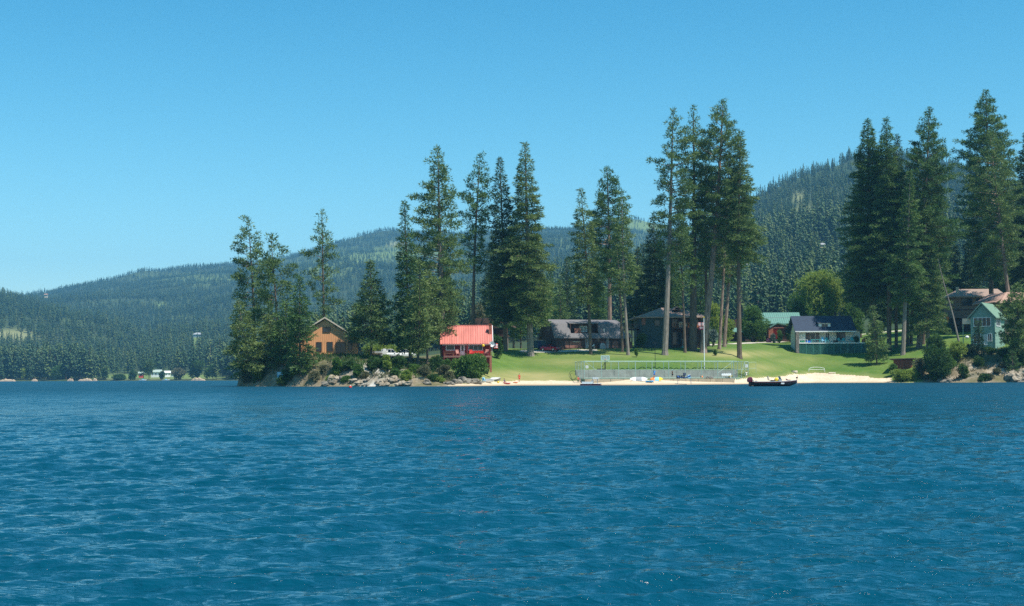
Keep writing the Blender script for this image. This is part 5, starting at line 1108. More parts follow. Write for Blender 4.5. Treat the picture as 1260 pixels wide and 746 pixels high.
# ------------------------------------------------------------------ broadleaf trees and shrubs: name, label, cat, px, base py, H px, R px, mat, kwargs(Y)
SH = [
 ('shrub','green bush spilling over the pale rock below the parked boat','shrub',440,466,15,9,M_LEAF,dict(cb=.0,n_l=7,size=.26)),
 ('shrub','yellow green bush at the waterline below the orange house','shrub',407,472,11,8,M_LEAFY,dict(cb=.0,n_l=6,size=.24)),
 ('shrub','green bush at the waterline left of the pale rock','shrub',425,472,9,8,M_LEAF,dict(cb=.0,n_l=6,size=.24)),
 ('shrub','light green bush between the rocks under the clump of firs','shrub',486,466,14,8,M_LEAF,dict(cb=.0,n_l=6,size=.26)),
 ('shrub','rusty green bush on the slope above the beach rocks','shrub',546,462,13,8,M_SAGE,dict(cb=.0,n_l=6,size=.26)),
 ('shrub','mid green bush on the brow of the right bank','shrub',1170,455,16,9,M_LEAF,dict(cb=.0,n_l=7,size=.28)),
 ('shrub','green bush above the big pale boulder at the right edge','shrub',1241,452,14,8,M_LEAF,dict(cb=.0,n_l=6,size=.28)),
 ('shrub','green bush on the shore slope left of the dry brown bush','shrub',509,459,12,9,M_LEAF,dict(cb=.0,n_l=7,size=.26)),
 ('shrub','low olive bush among the rocks right of the fresh green one','shrub',533,470,9,8,M_LEAFD,dict(cb=.0,n_l=6,size=.24)),
 ('shrub','low bush among the rocks below the grey green bush','shrub',448,468,11,9,M_SAGE,dict(cb=.0,n_l=6,size=.24)),
 ('shrub','dark creeping bush above the pale rock','shrub',466,453,12,11,M_LEAFD,dict(cb=.0,n_l=7,size=.26)),
 ('shrub','green bush on the right bank under the small dark pine','shrub',1206,452,14,9,M_LEAFD,dict(cb=.0,n_l=6,size=.28)),
 ('shrub','brownish bush half way up the right bank','shrub',1236,455,10,8,M_SAGE,dict(cb=.0,n_l=6,size=.26)),
 ('shrub','dark bush at the water near the right edge','shrub',1212,470,10,8,M_LEAFD,dict(cb=.0,n_l=6,size=.26)),
 ('deciduous_tree','rounded yellow green tree behind the white cottage roof','tree',1012,420,92,33,M_LEAFY,dict(Y=405,cb=.12,n_l=15,size=.42,dens=.75)),
 ('deciduous_tree','dark yellow green tree touching the first one behind the cottage','tree',988,420,62,20,M_LEAF,dict(Y=412,cb=.15,n_l=8,size=.4)),
 ('deciduous_tree','broad low green tree in front of the green roofed lodge','tree',926,419,42,21,M_LEAF,dict(Y=378,cb=.12,n_l=10,size=.38)),
 ('deciduous_tree','bright yellow green tree right of the hip roof house','tree',878,424,58,11,M_LEAFY,dict(Y=350,cb=.1,n_l=8,size=.36)),
 ('deciduous_tree','yellow green bush left of the lodge wing','tree',894,421,32,12,M_LEAFY,dict(Y=365,cb=.05,n_l=7,size=.36)),
 ('deciduous_tree','olive tree seen between the trunks behind the red cabin','tree',588,428,62,16,M_SAGE,dict(Y=372,cb=.1,n_l=8,size=.4)),
 ('deciduous_tree','light green understory tree left of the big clump trunks','tree',1052,416,44,14,M_LEAF,dict(Y=392,cb=.1,n_l=8,size=.4)),
 ('deciduous_tree','leafy green tree behind the left trunks of the right hand clump','tree',1085,410,48,18,M_LEAFD,dict(Y=418,cb=.08,n_l=9,size=.42)),
 ('deciduous_tree','leafy light tree behind the middle trunks of the right hand clump','tree',1112,409,45,17,M_LEAF,dict(Y=420,cb=.08,n_l=9,size=.42)),
 ('deciduous_tree','leafy tree behind the white car','tree',1140,404,44,18,M_LEAFD,dict(Y=422,cb=.08,n_l=9,size=.42)),
 ('deciduous_tree','leafy tree left of the taupe house','tree',1165,404,50,13,M_LEAF,dict(Y=408,cb=.08,n_l=9,size=.4)),
 ('deciduous_tree','dark leafy tree behind the dead snag','tree',1152,402,70,18,M_LEAFD,dict(Y=428,cb=.08,n_l=9,size=.42)),
 ('blue_spruce','small bluish spruce right of the leaning pine','tree',876.5,427,24,7,M_BLUE,dict(Y=334,cb=.02,n_l=6,size=.3)),
 ('shrub','large rounded green bush at the beach in front of the red cabin','shrub',579,469.5,33,24,M_LEAF,dict(cb=.02,n_l=16,size=.34,dens=1.5)),
 ('shrub','bright green bush on the rock bank below the orange house','shrub',415,463,23,9,M_LEAF,dict(cb=.0,n_l=8,size=.28,dens=1.4)),
 ('shrub','dull green bush right of the bright one below the orange house','shrub',432,459,14,11,M_LEAFD,dict(cb=.0,n_l=8,size=.28,dens=1.4)),
 ('shrub','grey green bush on the bank under the cone shaped fir','shrub',457,456,18,11,M_LEAFD,dict(cb=.0,n_l=8,size=.28)),
 ('shrub','yellow green tall bush hanging down the pale rock','shrub',476,461,28,6,M_LEAFY,dict(cb=.0,n_l=7,size=.26)),
 ('shrub','fresh green bush low among the shore rocks','shrub',499,471,17,9,M_LEAFY,dict(cb=.0,n_l=7,size=.26)),
 ('shrub','dark green bush on the bank under the clump of firs','shrub',489,456,18,12,M_LEAFD,dict(cb=.0,n_l=8,size=.3)),
 ('shrub','dark green bush at the foot of the tall pine left of the cabin','shrub',537,457,19,13,M_LEAFD,dict(cb=.0,n_l=9,size=.3)),
 ('shrub','small bright bush left below the cabin deck','shrub',548,453,11,6,M_LEAF,dict(cb=.0,n_l=5,size=.24)),
 ('shrub','dry brownish bush above the shore rocks','shrub',521,466,15,11,M_SAGE,dict(cb=.0,n_l=8,size=.26)),
 ('shrub','dry grassy bush left of the big beach bush','shrub',553,467,10,9,M_SAGE,dict(cb=.0,n_l=6,size=.24)),
 ('shrub','pale yellow weed clump at the end of the beach rocks','shrub',541,471,7,8,M_LEAFY,dict(cb=.0,n_l=5,size=.2)),
 ('shrub','sage bush at the left tip of the point','shrub',303,474,24,10,M_SAGE,dict(cb=.0,n_l=7,size=.26)),
 ('shrub','dark bush at the waterline under the leaning fir','shrub',318,474,26,11,M_LEAFD,dict(cb=.0,n_l=8,size=.3)),
 ('shrub','orange brown bush on top of the point','shrub',324,453,15,7,mat('x_bush', (0,0,0)) if False else M_SAGE,dict(cb=.0,n_l=6,size=.26)),
 ('shrub','yellow green bush at the water below the bushy fir','shrub',388,470,14,9,M_SAGE,dict(cb=.0,n_l=6,size=.26)),
 ('shrub','dark bush at the waterline below the bushy fir','shrub',352,474,20,14,M_LEAFD,dict(cb=.0,n_l=8,size=.3)),
 ('shrub','small weeds on the bank right of the bushy fir','shrub',399,458,9,6,M_SAGE,dict(cb=.0,n_l=5,size=.22)),
 ('shrub','big dark green bush at the water right of the shed','shrub',1155,469,42,19,M_LEAFD,dict(cb=.0,n_l=16,size=.36,dens=1.4)),
 ('shrub','tall pointed dark bush behind the big dark waterside bush','shrub',1155,450,46,11,M_LEAFD,dict(cb=.0,n_l=9,size=.34)),
 ('shrub','yellow green low bush in front of the brown shed','shrub',1115,469.5,15,18,M_LEAFY,dict(cb=.0,n_l=12,size=.26,dens=1.3)),
 ('shrub','light sprawling bush right of the brown shed','shrub',1133,464,24,11,M_SAGE,dict(cb=.0,n_l=8,size=.28)),
 ('shrub','small green bush left corner of the brown shed','shrub',1100,463,16,6,M_LEAF,dict(cb=.0,n_l=6,size=.26)),
 ('shrub','yellowish bush on top of the right hand bank','shrub',1180,446,26,15,M_LEAFY,dict(cb=.0,n_l=10,size=.32)),
 ('shrub','second yellowish bush left of the small dark pine','shrub',1194,440,17,10,M_SAGE,dict(cb=.0,n_l=7,size=.3)),
 ('shrub','green bush below the door of the green cottage','shrub',1219,435,8,11,M_LEAFD,dict(cb=.0,n_l=8,size=.28)),
 ('shrub','dark bush below the side wall of the green cottage','shrub',1238,442,13,11,M_LEAFD,dict(cb=.0,n_l=9,size=.3)),
 ('shrub','dark bush near the water in the shade of the right bank','shrub',1187,466,20,10,M_LEAFD,dict(cb=.0,n_l=7,size=.3)),
 ('shrub','grey green bush at the right edge above the water','shrub',1257,452,22,10,M_LEAFD,dict(cb=.0,n_l=7,size=.3)),
 ('shrub','small weeds on the sunny soil of the right bank','shrub',1228,461,8,6,M_SAGE,dict(cb=.0,n_l=5,size=.22)),
 ('shrub','clump of light weeds at the foot of the right bank','shrub',1218,468,7,7,M_SAGE,dict(cb=.0,n_l=5,size=.22)),
 ('hedge','long yellowish hedge behind the white vehicles left of the cabin','hedge',476,434,13,22,M_LEAFY,dict(Y=330,cb=.0,n_l=12,size=.3)),
 ('hedge','yellowish hedge behind the trunks beside the orange house','hedge',455,434,11,14,M_LEAFY,dict(Y=335,cb=.0,n_l=9,size=.3)),
 ('shrub','dark climbing shrub in front of the lodge house beside the cabin','shrub',611,432,22,8,M_LEAFD,dict(Y=300,cb=.0,n_l=8,size=.3)),
 ('shrub','green bushes under the wooden deck bridge','shrub',790,429,20,8,M_LEAFD,dict(Y=322,cb=.0,n_l=8,size=.3)),
 ('shrub','red leaved shrub by the lodge','shrub',928.5,419.5,8,4,foliage_mat('leaves_red', (.12,.02,.02), (.2,.035,.03), (.25,.08,.05)),dict(Y=380,cb=.0,n_l=5,size=.24)),
 ('shrub','small green shrub below the lodge window','shrub',938,420,9,5,M_LEAF,dict(Y=380,cb=.0,n_l=5,size=.24)),
 ('shrub','pale blue green shrub by the lodge door','shrub',951.5,420,9,5,M_BLUE,dict(Y=379,cb=.0,n_l=5,size=.24)),
 ('shrub','narrow upright evergreen beside the lodge door','shrub',959,420,17,4,M_LEAF,dict(Y=379,cb=.0,n_l=6,size=.26)),
 ('shrub','purple flowering shrub by the lodge pier','shrub',946,420,4,4,foliage_mat('leaves_purple', (.12,.05,.12), (.2,.1,.2), (.3,.16,.28)),dict(Y=379,cb=.0,n_l=4,size=.2)),
 ('shrub','dark tall bush between the lodge and the white cottage','shrub',972,421,26,8,M_LEAFD,dict(Y=378,cb=.0,n_l=8,size=.34)),
 ('sapling','thin young sapling on the lawn left of the giant pine','tree',783,440,12,2.6,M_LEAF,dict(cb=.25,n_l=3,size=.2)),
 ('sapling','thin young sapling on the lawn behind the flagpole','tree',880,438,8,2.6,M_LEAF,dict(cb=.25,n_l=3,size=.2)),
 ('shrub','green bush on the slope below the play tower','shrub',1163,408,12,9,M_LEAF,dict(Y=375,cb=.0,n_l=7,size=.3)),
 ('shrub','small bush at the foot of the trunks near the dark bush','shrub',1146,430,16,6,M_LEAFD,dict(cb=.0,n_l=6,size=.3)),
]
for nm, lb, cat, px, py, hp, rp, m, k in SH:
    Y = k.pop('Y', None); g = G(px, py) if Y is None else onY(px, Y); u = g.y/F
    hh = max(.5, (hx(px)-(g.z-EYE)/u-(py-hp))*u) if Y else hp*u
    leafy(nm, lb, cat, (g.x, g.y+(rp*u*.35 if not Y else 0), g.z-.1), hh, rp*u, fm=m, **k)

# dry grass and weeds along the banks, nobody could count them
def weeds(name, label, lo, hi, dmin, dmax, n, m, seed, h=.5):
    rng = np.random.RandomState(seed); px = rng.uniform(lo, hi, n); d = rng.uniform(dmin, dmax, n); Y = shore(px)+d; X = (px-630)/F*Y; Z = zn_np(X, Y)
    keep = (Z > .5) & (fbm(X*.3, Y*.3, seed, 3) > -.06); Cn = np.stack([X, Y, Z], 1)[keep]
    V = spikes(Cn, np.tile([0, 0, .6], (len(Cn), 1)), rng.uniform(.5, 1.2, len(Cn)), rng, 8, h, h*.16, up=.6, out=.3)
    tag(link(name, npmesh(name, V, quads(len(V))), m), label, 'grass', kind='stuff'); TREE_TRIS[0] += len(V)//3
weeds('bank_weeds', 'dry grass and weeds growing over the left rock bank', 296, 560, 2, 14, 2600, M_SAGE, 3)
weeds('bank_weeds', 'dry grass and weeds growing over the right bank', 1128, 1275, 2, 18, 2200, M_SAGE, 4)
weeds('ground_cover', 'dark low ground cover under the trees of the left bank', 330, 560, 6, 22, 2000, M_LEAFD, 5, .6)

# ------------------------------------------------------------------ boulders
def boulder(p, sx, sy, sz, seed, label, group, m):
    bm = bmesh.new(); bmesh.ops.create_icosphere(bm, subdivisions=3, radius=1); rng = random.Random(seed); from mathutils import noise
    for v in bm.verts:
        n = noise.noise(v.co*1.1+Vector((seed*3.1, 0, 0)))*.6+noise.noise(v.co*2.9+Vector((0, seed*1.7, 0)))*.24+noise.noise(v.co*7+Vector((seed, 0, 0)))*.09; v.co *= 1+n
        v.co.x *= sx; v.co.y *= sy; v.co.z *= sz
    me = bpy.data.meshes.new('boulder'); bm.to_mesh(me); bm.free(); o = link('boulder', me, m); o.location = p; o.rotation_euler = (0, 0, rng.uniform(0, 6.28)); tag(o, label, 'boulder', group)
MR1 = mat('boulder_grey', (.24,.21,.17), .95, .3, 1.2, bump=.6, dirt=(.09,.078,.06)); MR2 = mat('boulder_pale', (.34,.28,.21), .95, .25, 1.5, bump=.6, dirt=(.15,.12,.08))
rr = random.Random(4)
for i in range(32):
    px = rr.uniform(440, 562) if i < 28 else rr.uniform(398, 440); d = rr.uniform(.1, 2.4); Y = float(shore(px))+d; X = (px-630)/F*Y; s = rr.uniform(.25, .7) if i % 6 else rr.uniform(.75, 1.1)
    boulder((X, Y, zn(X, Y)+s*.15), s*rr.uniform(.9, 1.5), s, s*rr.uniform(.5, .85), i+1, 'weathered grey and tan boulder in the rock line at the water left of the beach' , 'boulders along the left waterline', MR1 if i % 2 else MR2)
for i, (px, py, s, l) in enumerate([(571,471,1.1,'large grey boulder under the big beach bush'),(583,472,.9,'grey boulder beside the white boats'),(562,472,.8,'rounded boulder at the start of the beach'),(590,473,.5,'small dark boulder on the sand by the boats')]):
    g = G(px, py); boulder((g.x, g.y, g.z+.2), s, s, s*.75, 70+i, l, None, MR1)
for i in range(12):
    px = rr.uniform(1150, 1262); d = rr.uniform(0, 3); Y = float(shore(px))+d; X = (px-630)/F*Y; s = rr.uniform(.35, 1.1)
    boulder((X, Y, zn(X, Y)+s*.15), s*rr.uniform(.9, 1.5), s, s*rr.uniform(.5, .85), i+100, 'brown grey boulder at the foot of the shaded right hand bank', 'boulders along the right bank', MR1)
for i, (px, py) in enumerate([(1245,466),(1257,463),(1252,468)]):
    g = G(px, py); boulder((g.x, g.y, g.z+.3), 1.7, 1.5, 1.1, 140+i, ['large pale boulder on the right bank near the edge', 'large grey boulder at the extreme right of the bank', 'low wide boulder at the water at the extreme right'][i], None, MR2)

print('TREE TRIS', TREE_TRIS)
# ------------------------------------------------------------------ sports court with chain link fence
FL_, FR_, RR_, RL_ = [Vector((p.x, p.y, 1.22)) for p in CRTP]
tag(MB().add([tuple(q+Vector((0, 0, 0))) for q in (FL_, FR_, RR_, RL_)]+[tuple(q-Vector((0, 0, 1.2))) for q in (FL_, FR_, RR_, RL_)], [(0,1,2,3),(7,6,5,4),(0,4,5,1),(1,5,6,2),(2,6,7,3),(3,7,4,0)]).build('court_floor', mat('court_green', (.16,.27,.19), .85, .15, .6)), kind='structure')
def wallseg(t, name, a, b, z0, z1, th, m):
    d = (b-a); n = Vector((-d.y, d.x, 0)).normalized()*th
    q = [a, b, b+n, a+n]; return MB().add([(p.x, p.y, z0) for p in q]+[(p.x, p.y, z1) for p in q], [(0,3,2,1),(4,5,6,7),(0,1,5,4),(1,2,6,5),(2,3,7,6),(3,0,4,7)]).build(name, m, t)
t = thing('retaining_wall', 'long grey concrete wall holding the lawn behind the fenced court', 'wall', (0, 0, 0))
n = 14
for i in range(n):
    a = RL_.lerp(RR_, i/n); b = RL_.lerp(RR_, (i+1)/n); dd = (b-a).normalized()*.02
    if i == n-1: continue
    wallseg(t, 'wall_panel', a+dd, b-dd, .4, 2.95-.012*i, -.25, CONC)
t = thing('court_curb', 'low tan concrete wall between the beach and the fenced court', 'wall', (0, 0, 0)); off = Vector((0, -.12, 0)); n = 12
for i in range(n):
    a = FL_.lerp(FR_, i/n)+off; b = FL_.lerp(FR_, (i+1)/n)+off; dd = (b-a).normalized()*.03
    wallseg(t, 'wall_panel', a+dd, b-dd, -.2, 1.12, -.25, mat('concrete_tan', (.34,.28,.20), .9, .25, .8, bump=.2))
tf = thing('chain_link_fence', 'tall pale green chain link fence around the sports court above the beach', 'fence', (0, 0, 0))
def mesh_wires(a, b, z0, z1, gap=.36, r=.004):
    m = MB(); L_ = (b-a).length; h = z1-z0; q = -h
    while q < L_:
        for s in (1, -1):
            xa, xb = q, q+h; za, zb = (z0, z1) if s == 1 else (z1, z0)
            ta = max(0, -xa/h); tb_ = min(1, (L_-xa)/h)
            if tb_ > ta:
                pa = a.lerp(b, (xa+h*ta)/L_); pb = a.lerp(b, (xa+h*tb_)/L_); pa.z = za+(zb-za)*ta; pb.z = za+(zb-za)*tb_; m.tube(pa, pb, r, n=3, cap=False)
        q += gap
    return m
def fence_side(a, b, n, hgt, r=.05, z0=1.25, brace=(), wires=True):
    for i in range(n+1):
        q = a.lerp(b, i/n); MB().tube((q.x, q.y, z0-.1), (q.x, q.y, z0+hgt), r, n=6).build('post', STEEL, tf)
    p = Vector((a.x, a.y, z0+hgt)); q = Vector((b.x, b.y, z0+hgt)); MB().tube(p, q, .05, n=6).build('top_rail', STEEL, tf)
    MB().tube(p-Vector((0, 0, hgt-.08)), q-Vector((0, 0, hgt-.08)), .04, n=6).build('bottom_rail', STEEL, tf)
    if wires:
        for i in range(n): mesh_wires(a.lerp(b, i/n), b.lerp(a, 1-(i+1)/n) if False else a.lerp(b, (i+1)/n), z0+.08, z0+hgt).build('chain_link', mat('chain_wire', (.14,.18,.16), .6), tf)
    for i, s in brace:
        p = a.lerp(b, i/n); q = a.lerp(b, (i+1)/n); p.z = z0+(hgt if s > 0 else .9); q.z = z0+(.9 if s > 0 else hgt); MB().tube(p, q, .035, n=5).build('brace', STEEL, tf)
H1 = 3.25
fence_side(FL_, FR_, 9, H1, .07, brace=((0, 1), (8, -1))); 
u0 = Vector((0, .35, 0)); fence_side(RL_+u0, RR_+u0, 10, H1-1.6+.05, .045, z0=2.85)
fence_side(RL_, FL_, 3, H1, .05); fence_side(FR_, RR_, 4, H1, .05, brace=((2, -1),))
def sign(px, py, Y, s, lb):
    g = P(px, py, Y); t = thing('sign', lb, 'sign', tuple(g)); box('board', WHITE, t, -s, s, -.12, -.08, -s, s); MB().box(-s*.7, s*.7, -.124, -.1205, s*.35, s*.5).box(-s*.6, s*.6, -.124, -.1205, -.05, s*.08).box(-s*.7, s*.5, -.124, -.1205, -s*.5, -s*.35).build('lettering', GREY, t); return t
sign(722.3, 451.6, 268.1, .26, 'small white notice on the left end of the court fence'); sign(918.3, 450.4, 292.5, .3, 'small white notice on the right end of the court fence')

# basketball hoop
g = onY(744.6, 286); g = G(744.6, 457.0); u = g.y/F; t = thing('basketball_hoop', 'basketball hoop with clear backboard behind the court wall', 'basketball hoop', tuple(g)); Zh = lambda py: (457-py)*u
MB().tube((0, 0, 0), (0, 0, Zh(443)), .11, n=6).build('pole', BLACK, t); box('base', BLACK, t, -1.6, .1, -.35, .35, -.15, .28)
MB().tube((-.9, 0, .2), (0, .0, 1.5), .05, n=5).build('base_strut', BLACK, t); MB().box(-.09, .09, -.5, .1, Zh(443.5), Zh(442.6)).box(-.09, .09, -.5, .1, Zh(441.4), Zh(440.6)).build('arm', BLACK, t)
x = 5.3*u; z0, z1 = Zh(445.1), Zh(439.2)
bb = MB().box(-x, x, -.60, -.52, z1-.1, z1).box(-x, x, -.60, -.52, z0, z0+.1).box(-x, -x+.1, -.60, -.52, z0+.1, z1-.1).box(x-.1, x, -.60, -.52, z0+.1, z1-.1).build('backboard', mat('pale_board', (.55,.68,.66), .4), t)
ac = mat('acrylic_board', (.30,.38,.34), .15, .05, 2, spec=.6); box('panel', ac, bb, -x+.1, x-.1, -.58, -.56, z0+.1, z1-.1); MB().box(-.3, .3, -.61, -.585, z0+.65, z0+.7).box(-.3, -.25, -.61, -.585, z0+.2, z0+.65).box(.25, .3, -.61, -.585, z0+.2, z0+.65).build('target_square', WHITE, bb)
MB().path([(.23*cos(a), -.85+.23*sin(a), z0+.12) for a in [i*pi/6 for i in range(13)]], .025, 5).build('rim', ORNG, t)

# flagpole and flags
g = G(866.8, 456.2); u = g.y/F; t = thing('flagpole', 'white flagpole with gold ball standing behind the court', 'flagpole', tuple(g)); hp = 61.2*u
MB().tube((0, 0, -.3), (0, 0, hp), .10, .065, n=8).build('pole', WHITE, t); MB().ball((0, 0, hp+.12), .14).build('finial', YEL, t)
f = thing('flag', 'striped red and white flag with dark canton, upper one on the flagpole', 'flag', tuple(g+Vector((-.08, -.02, hp-.9))), pi-.25); stripes(f, 1.15, .72, 7, [RED, WHITE], NAVY, wave=.07)
f = thing('flag', 'maroon flag with white marks, lower one on the flagpole', 'flag', tuple(g+Vector((-.08, -.02, hp-1.75))), pi-.25); cl = stripes(f, 1.0, .68, 1, [mat('maroon_cloth', (.22,.02,.05), .7)], wave=.06)
MB().box(.15, .85, -.1, -.085, -.22, -.14).box(.2, .75, -.1, -.085, -.42, -.34).box(.15, .85, .085, .1, -.22, -.14).box(.2, .75, .085, .1, -.42, -.34).build('lettering', WHITE, f)
g = G(806.3, 457.0); t = thing('light_pole', 'thin dark pole standing behind the court wall', 'pole', tuple(g)); MB().tube((0, 0, -.2), (0, 0, 30*g.y/F), .06, .04, n=6).build('pole', BLACK, t); MB().box(-.5, .5, -.05, .05, 29*g.y/F, 29.6*g.y/F).build('crossarm', BLACK, t)

# ------------------------------------------------------------------ people
def skin_obj(name, verts, edges, radii, m, parent, root=0, sub=1):
    me = bpy.data.meshes.new(name); me.from_pydata(verts, edges, []); o = link(name, me, m, parent)
    sk = o.modifiers.new('skin', 'SKIN'); sk.use_smooth_shade = True
    if not me.skin_vertices:
        me.attributes.new('skin_vertices', 'FLOAT_VECTOR', 'POINT')
    for i, r in enumerate(radii):
        sv = me.skin_vertices[0].data[i]; sv.radius = (r, r) if not isinstance(r, tuple) else r; sv.use_root = (i == root)
    s = o.modifiers.new('sub', 'SUBSURF'); s.levels = sub; s.render_levels = sub
    return o
def person(label, loc, rz=0, pose='stand', shirt=RED, shorts=NAVY, hair=HAIR, s=1.0, arms=((-.34, .0, .46), (.34, -.04, .47)), shirtless=False, hat=None):
    t = thing('person', label, 'person', loc, rz); k = 1.72*s
    sit = pose == 'sit'
    hipz = .09 if sit else .50
    lean_ = .05 if sit else .0
    J = [(0, 0, hipz), (0, -.01, hipz+.13), (0, 0, hipz+.25), (0, 0, hipz+.31), (0, 0, hipz+.345), (0, -.008, hipz+.40), (0, -.01, hipz+.455)]
    R = [.085, .075, .088, .05, .034, .052, .045]; E = [(0,1),(1,2),(2,3),(3,4),(4,5),(5,6)]
    def add(p, r, frm): J.append(p); R.append(r); E.append((frm, len(J)-1)); return len(J)-1
    hands = []
    for sx, a in zip((-1, 1), arms):
        sh = add((sx*.105, 0, hipz+.285), .034, 3); hd = Vector((a[0]*.55, a[1]*.55, (a[2]-.5)*.9+hipz)); shp = Vector(J[sh])
        el = (shp+hd)/2+Vector((sx*.025, .03, -.01)); e = add(tuple(el), .026, sh); wv = add(tuple(hd), .017, e)
        d = (hd-el).normalized(); pm = add(tuple(hd+d*.03), .019, wv); side = Vector((0, 1, 0)).cross(d).normalized() if abs(d.y) < .9 else Vector((1, 0, 0))
        for q, ln in zip((-.018, -.006, .006, .018), (.040, .046, .043, .034)):
            f1 = add(tuple(hd+d*.045+side*q), .0065, pm); f2 = add(tuple(hd+d*(.045+ln*.5)+side*q*1.15+Vector((0, -.004, 0))), .0055, f1); add(tuple(hd+d*(.045+ln)+side*q*1.2+Vector((0, -.014, 0))), .0045, f2)
        th = add(tuple(hd+d*.012-side*.03*sx), .0065, wv); add(tuple(hd+d*.03-side*.042*sx), .005, th)
    legs = []
    for sx in (-1, 1):
        hp_ = add((sx*.052, 0, hipz-.02), .055, 0)
        if sit: kn = add((sx*.08, -.24, .20), .037, hp_); an = add((sx*.07, -.40, .03), .022, kn); add((sx*.075, -.47, .025), .02, an)
        else:
            st_ = .05*sx; kn = add((sx*.06, -.02+st_*.5, .275), .038, hp_); an = add((sx*.062, st_, .04), .023, kn); add((sx*.068, st_-.075, .018), .02, an)
        legs.append((hp_, kn, an))
    V = [tuple(Vector(j)*k) for j in J]; skin_obj('body', V, E, [r*k for r in R], SKIN, t)
    if not shirtless:
        a1 = [J[i] for i in (0, 1, 2, 3)]; vv = list(a1); rr_ = [.088, .084, .094, .058]; ee = [(0,1),(1,2),(2,3)]
        for sx, base_i in ((-1, 7), (1, 7+1+2+1+12+2)):
            shp = Vector(J[base_i]); el = Vector(J[base_i+1]); vv.append(tuple(shp)); rr_.append(.045); ee.append((3, len(vv)-1)); vv.append(tuple(shp.lerp(el, .7))); rr_.append(.036); ee.append((len(vv)-2, len(vv)-1))
        skin_obj('shirt', [tuple(Vector(j)*k) for j in vv], ee, [r*k for r in rr_], shirt, t)
    vv = [J[0]]; rr_ = [.080]; ee = []
    for hp_, kn, an in legs:
        a, b = Vector(J[hp_]), Vector(J[kn]); vv.append(tuple(a)); rr_.append(.054); ee.append((0, len(vv)-1)); vv.append(tuple(a.lerp(b, .85))); rr_.append(.048); ee.append((len(vv)-2, len(vv)-1))
    skin_obj('shorts', [tuple(Vector(j)*k) for j in vv], ee, [r*k for r in rr_], shorts, t)
    c = Vector(J[6])*k
    MB().ball((c.x, c.y+.02*k, c.z+.005*k), .056*k, .062*k, .056*k).build('hair', hair, t, smooth=True)
    fc = MB()
    for sx in (-1, 1): fc.ball((c.x+sx*.018*k, c.y-.055*k, c.z-.022*k), .007*k, n=6, m=4)
    fc.build('eyes', BLACK, t); MB().ball((c.x, c.y-.066*k, c.z-.036*k), .008*k, .011*k, .011*k, 6, 4).build('nose', SKIN, t); MB().ball((c.x, c.y-.056*k, c.z-.056*k), .016*k, .006*k, .004*k, 6, 4).build('mouth', mat('lips', (.35,.10,.08), .5), t)
    if hat: MB().loft([[(c.x+r*k*cos(a), c.y+r*k*sin(a)-.0, c.z+z*k) for a in [i*pi/4 for i in range(8)]] for r, z in ((.085, .008), (.066, .012), (.062, .05), (.03, .07))]).build('hat', hat, t)
    return t
def onp(px, py, dz=0): g = G(px, py); return (g.x, g.y, g.z+dz)
person('person in a red top and red shorts standing on the sand left of the court', onp(639, 470.3), .4, 'stand', RED, RED, s=.93)
person('person crouching at the water beside the orange float', onp(620.5, 472), 1.0, 'sit', NAVY, RED, s=.9, arms=((-.2,-.3,.6),(.2,-.3,.6)))
cz = 1.24
p = P(805.2, 463.6, 271); person('person in a bright blue shirt and light blue cap behind the court fence', (p.x, p.y, cz), -.3, 'stand', LBLUE if False else mat('bright_blue_cloth', (.02,.33,.75), .7), BLUE, s=.98, hat=LBLUE)
p = P(827.5, 463.4, 279); person('person in dark clothes and pale cap leaning forward on the court', (p.x, p.y, cz), -1.0, 'stand', BLACK, BLACK, s=.93, hat=LBLUE, arms=((-.1,-.35,.7),(.2,-.3,.75)))
person('person sitting in green and red by the left end of the court', onp(711.5, 470.6, .15), .5, 'sit', RED, GRN, s=1.0, arms=((-.25,-.3,.7),(.25,-.3,.7)))
p = P(918.5, 463, 291); person('person in white on the court beside the right hand notice', (p.x, p.y, cz), .3, 'stand', WHITE, WHITE, s=.75, arms=((-.5,.0,1.05),(.5,.0,1.05)))

# ------------------------------------------------------------------ boats and beach things
def hull_obj(par, L_, W, H, m, name='hull', bow=.35, deck=None, n=10, flip=False):
    """boat hull along x, bow at +x"""
    rings = []
    for i in range(n+1):
        f = i/n; x = (f-.5)*L_; wd = W/2*(1 if f < .55 else max(.03, 1-((f-.55)/.45)**2.2)); kz = .0+H*.75*max(0, (f-.7)/.3)**2; tz = H*(1+bow*max(0, (f-.45)/.55)**2)
        rings.append([(x, -wd, tz), (x, -wd*.93, (tz+kz)*.5), (x, -wd*.45, kz+.02), (x, 0, kz), (x, wd*.45, kz+.02), (x, wd*.93, (tz+kz)*.5), (x, wd, tz)])
    o = MB().loft(rings).build(name, m, par, smooth=False)
    if deck:
        vs = [(r[0][0], r[0][1]*.9, r[0][2]+.01) for r in rings]+[(r[6][0], r[6][1]*.9, r[6][2]+.01) for r in rings]; N_ = n+1
        MB().add(vs, [(i, i+1, N_+i+1, N_+i) for i in range(n)]).build('deck', deck, par)
        g_ = MB()
        for k in (0, 6): g_.path([Vector(r[k])+Vector((0, 0, .02)) for r in rings], .035, 4)
        g_.build('gunwale', WHITE if deck is not BLACK else GREY, par)
    return o
Y = 214.; u = Y/F; o = P(953.5, 475, Y); t = thing('fishing_boat', 'dark maroon fishing boat with outboard motor lying just off the beach', 'boat', (o.x, Y, -.12), radians(3))
Lb = 55*u; hull_obj(t, Lb, 2.2, .82, HULLBL, deck=TAN, bow=.28)
MB().path([(-Lb/2+i*Lb/10, -1.115*(1 if i < 5.5 else max(.03, 1-((i/10-.55)/.45)**2.2)), .72*(1+.36*max(0, (i/10-.45)/.55)**2)) for i in range(11)], .05, 4).build('maroon_stripe', MAROON, t)
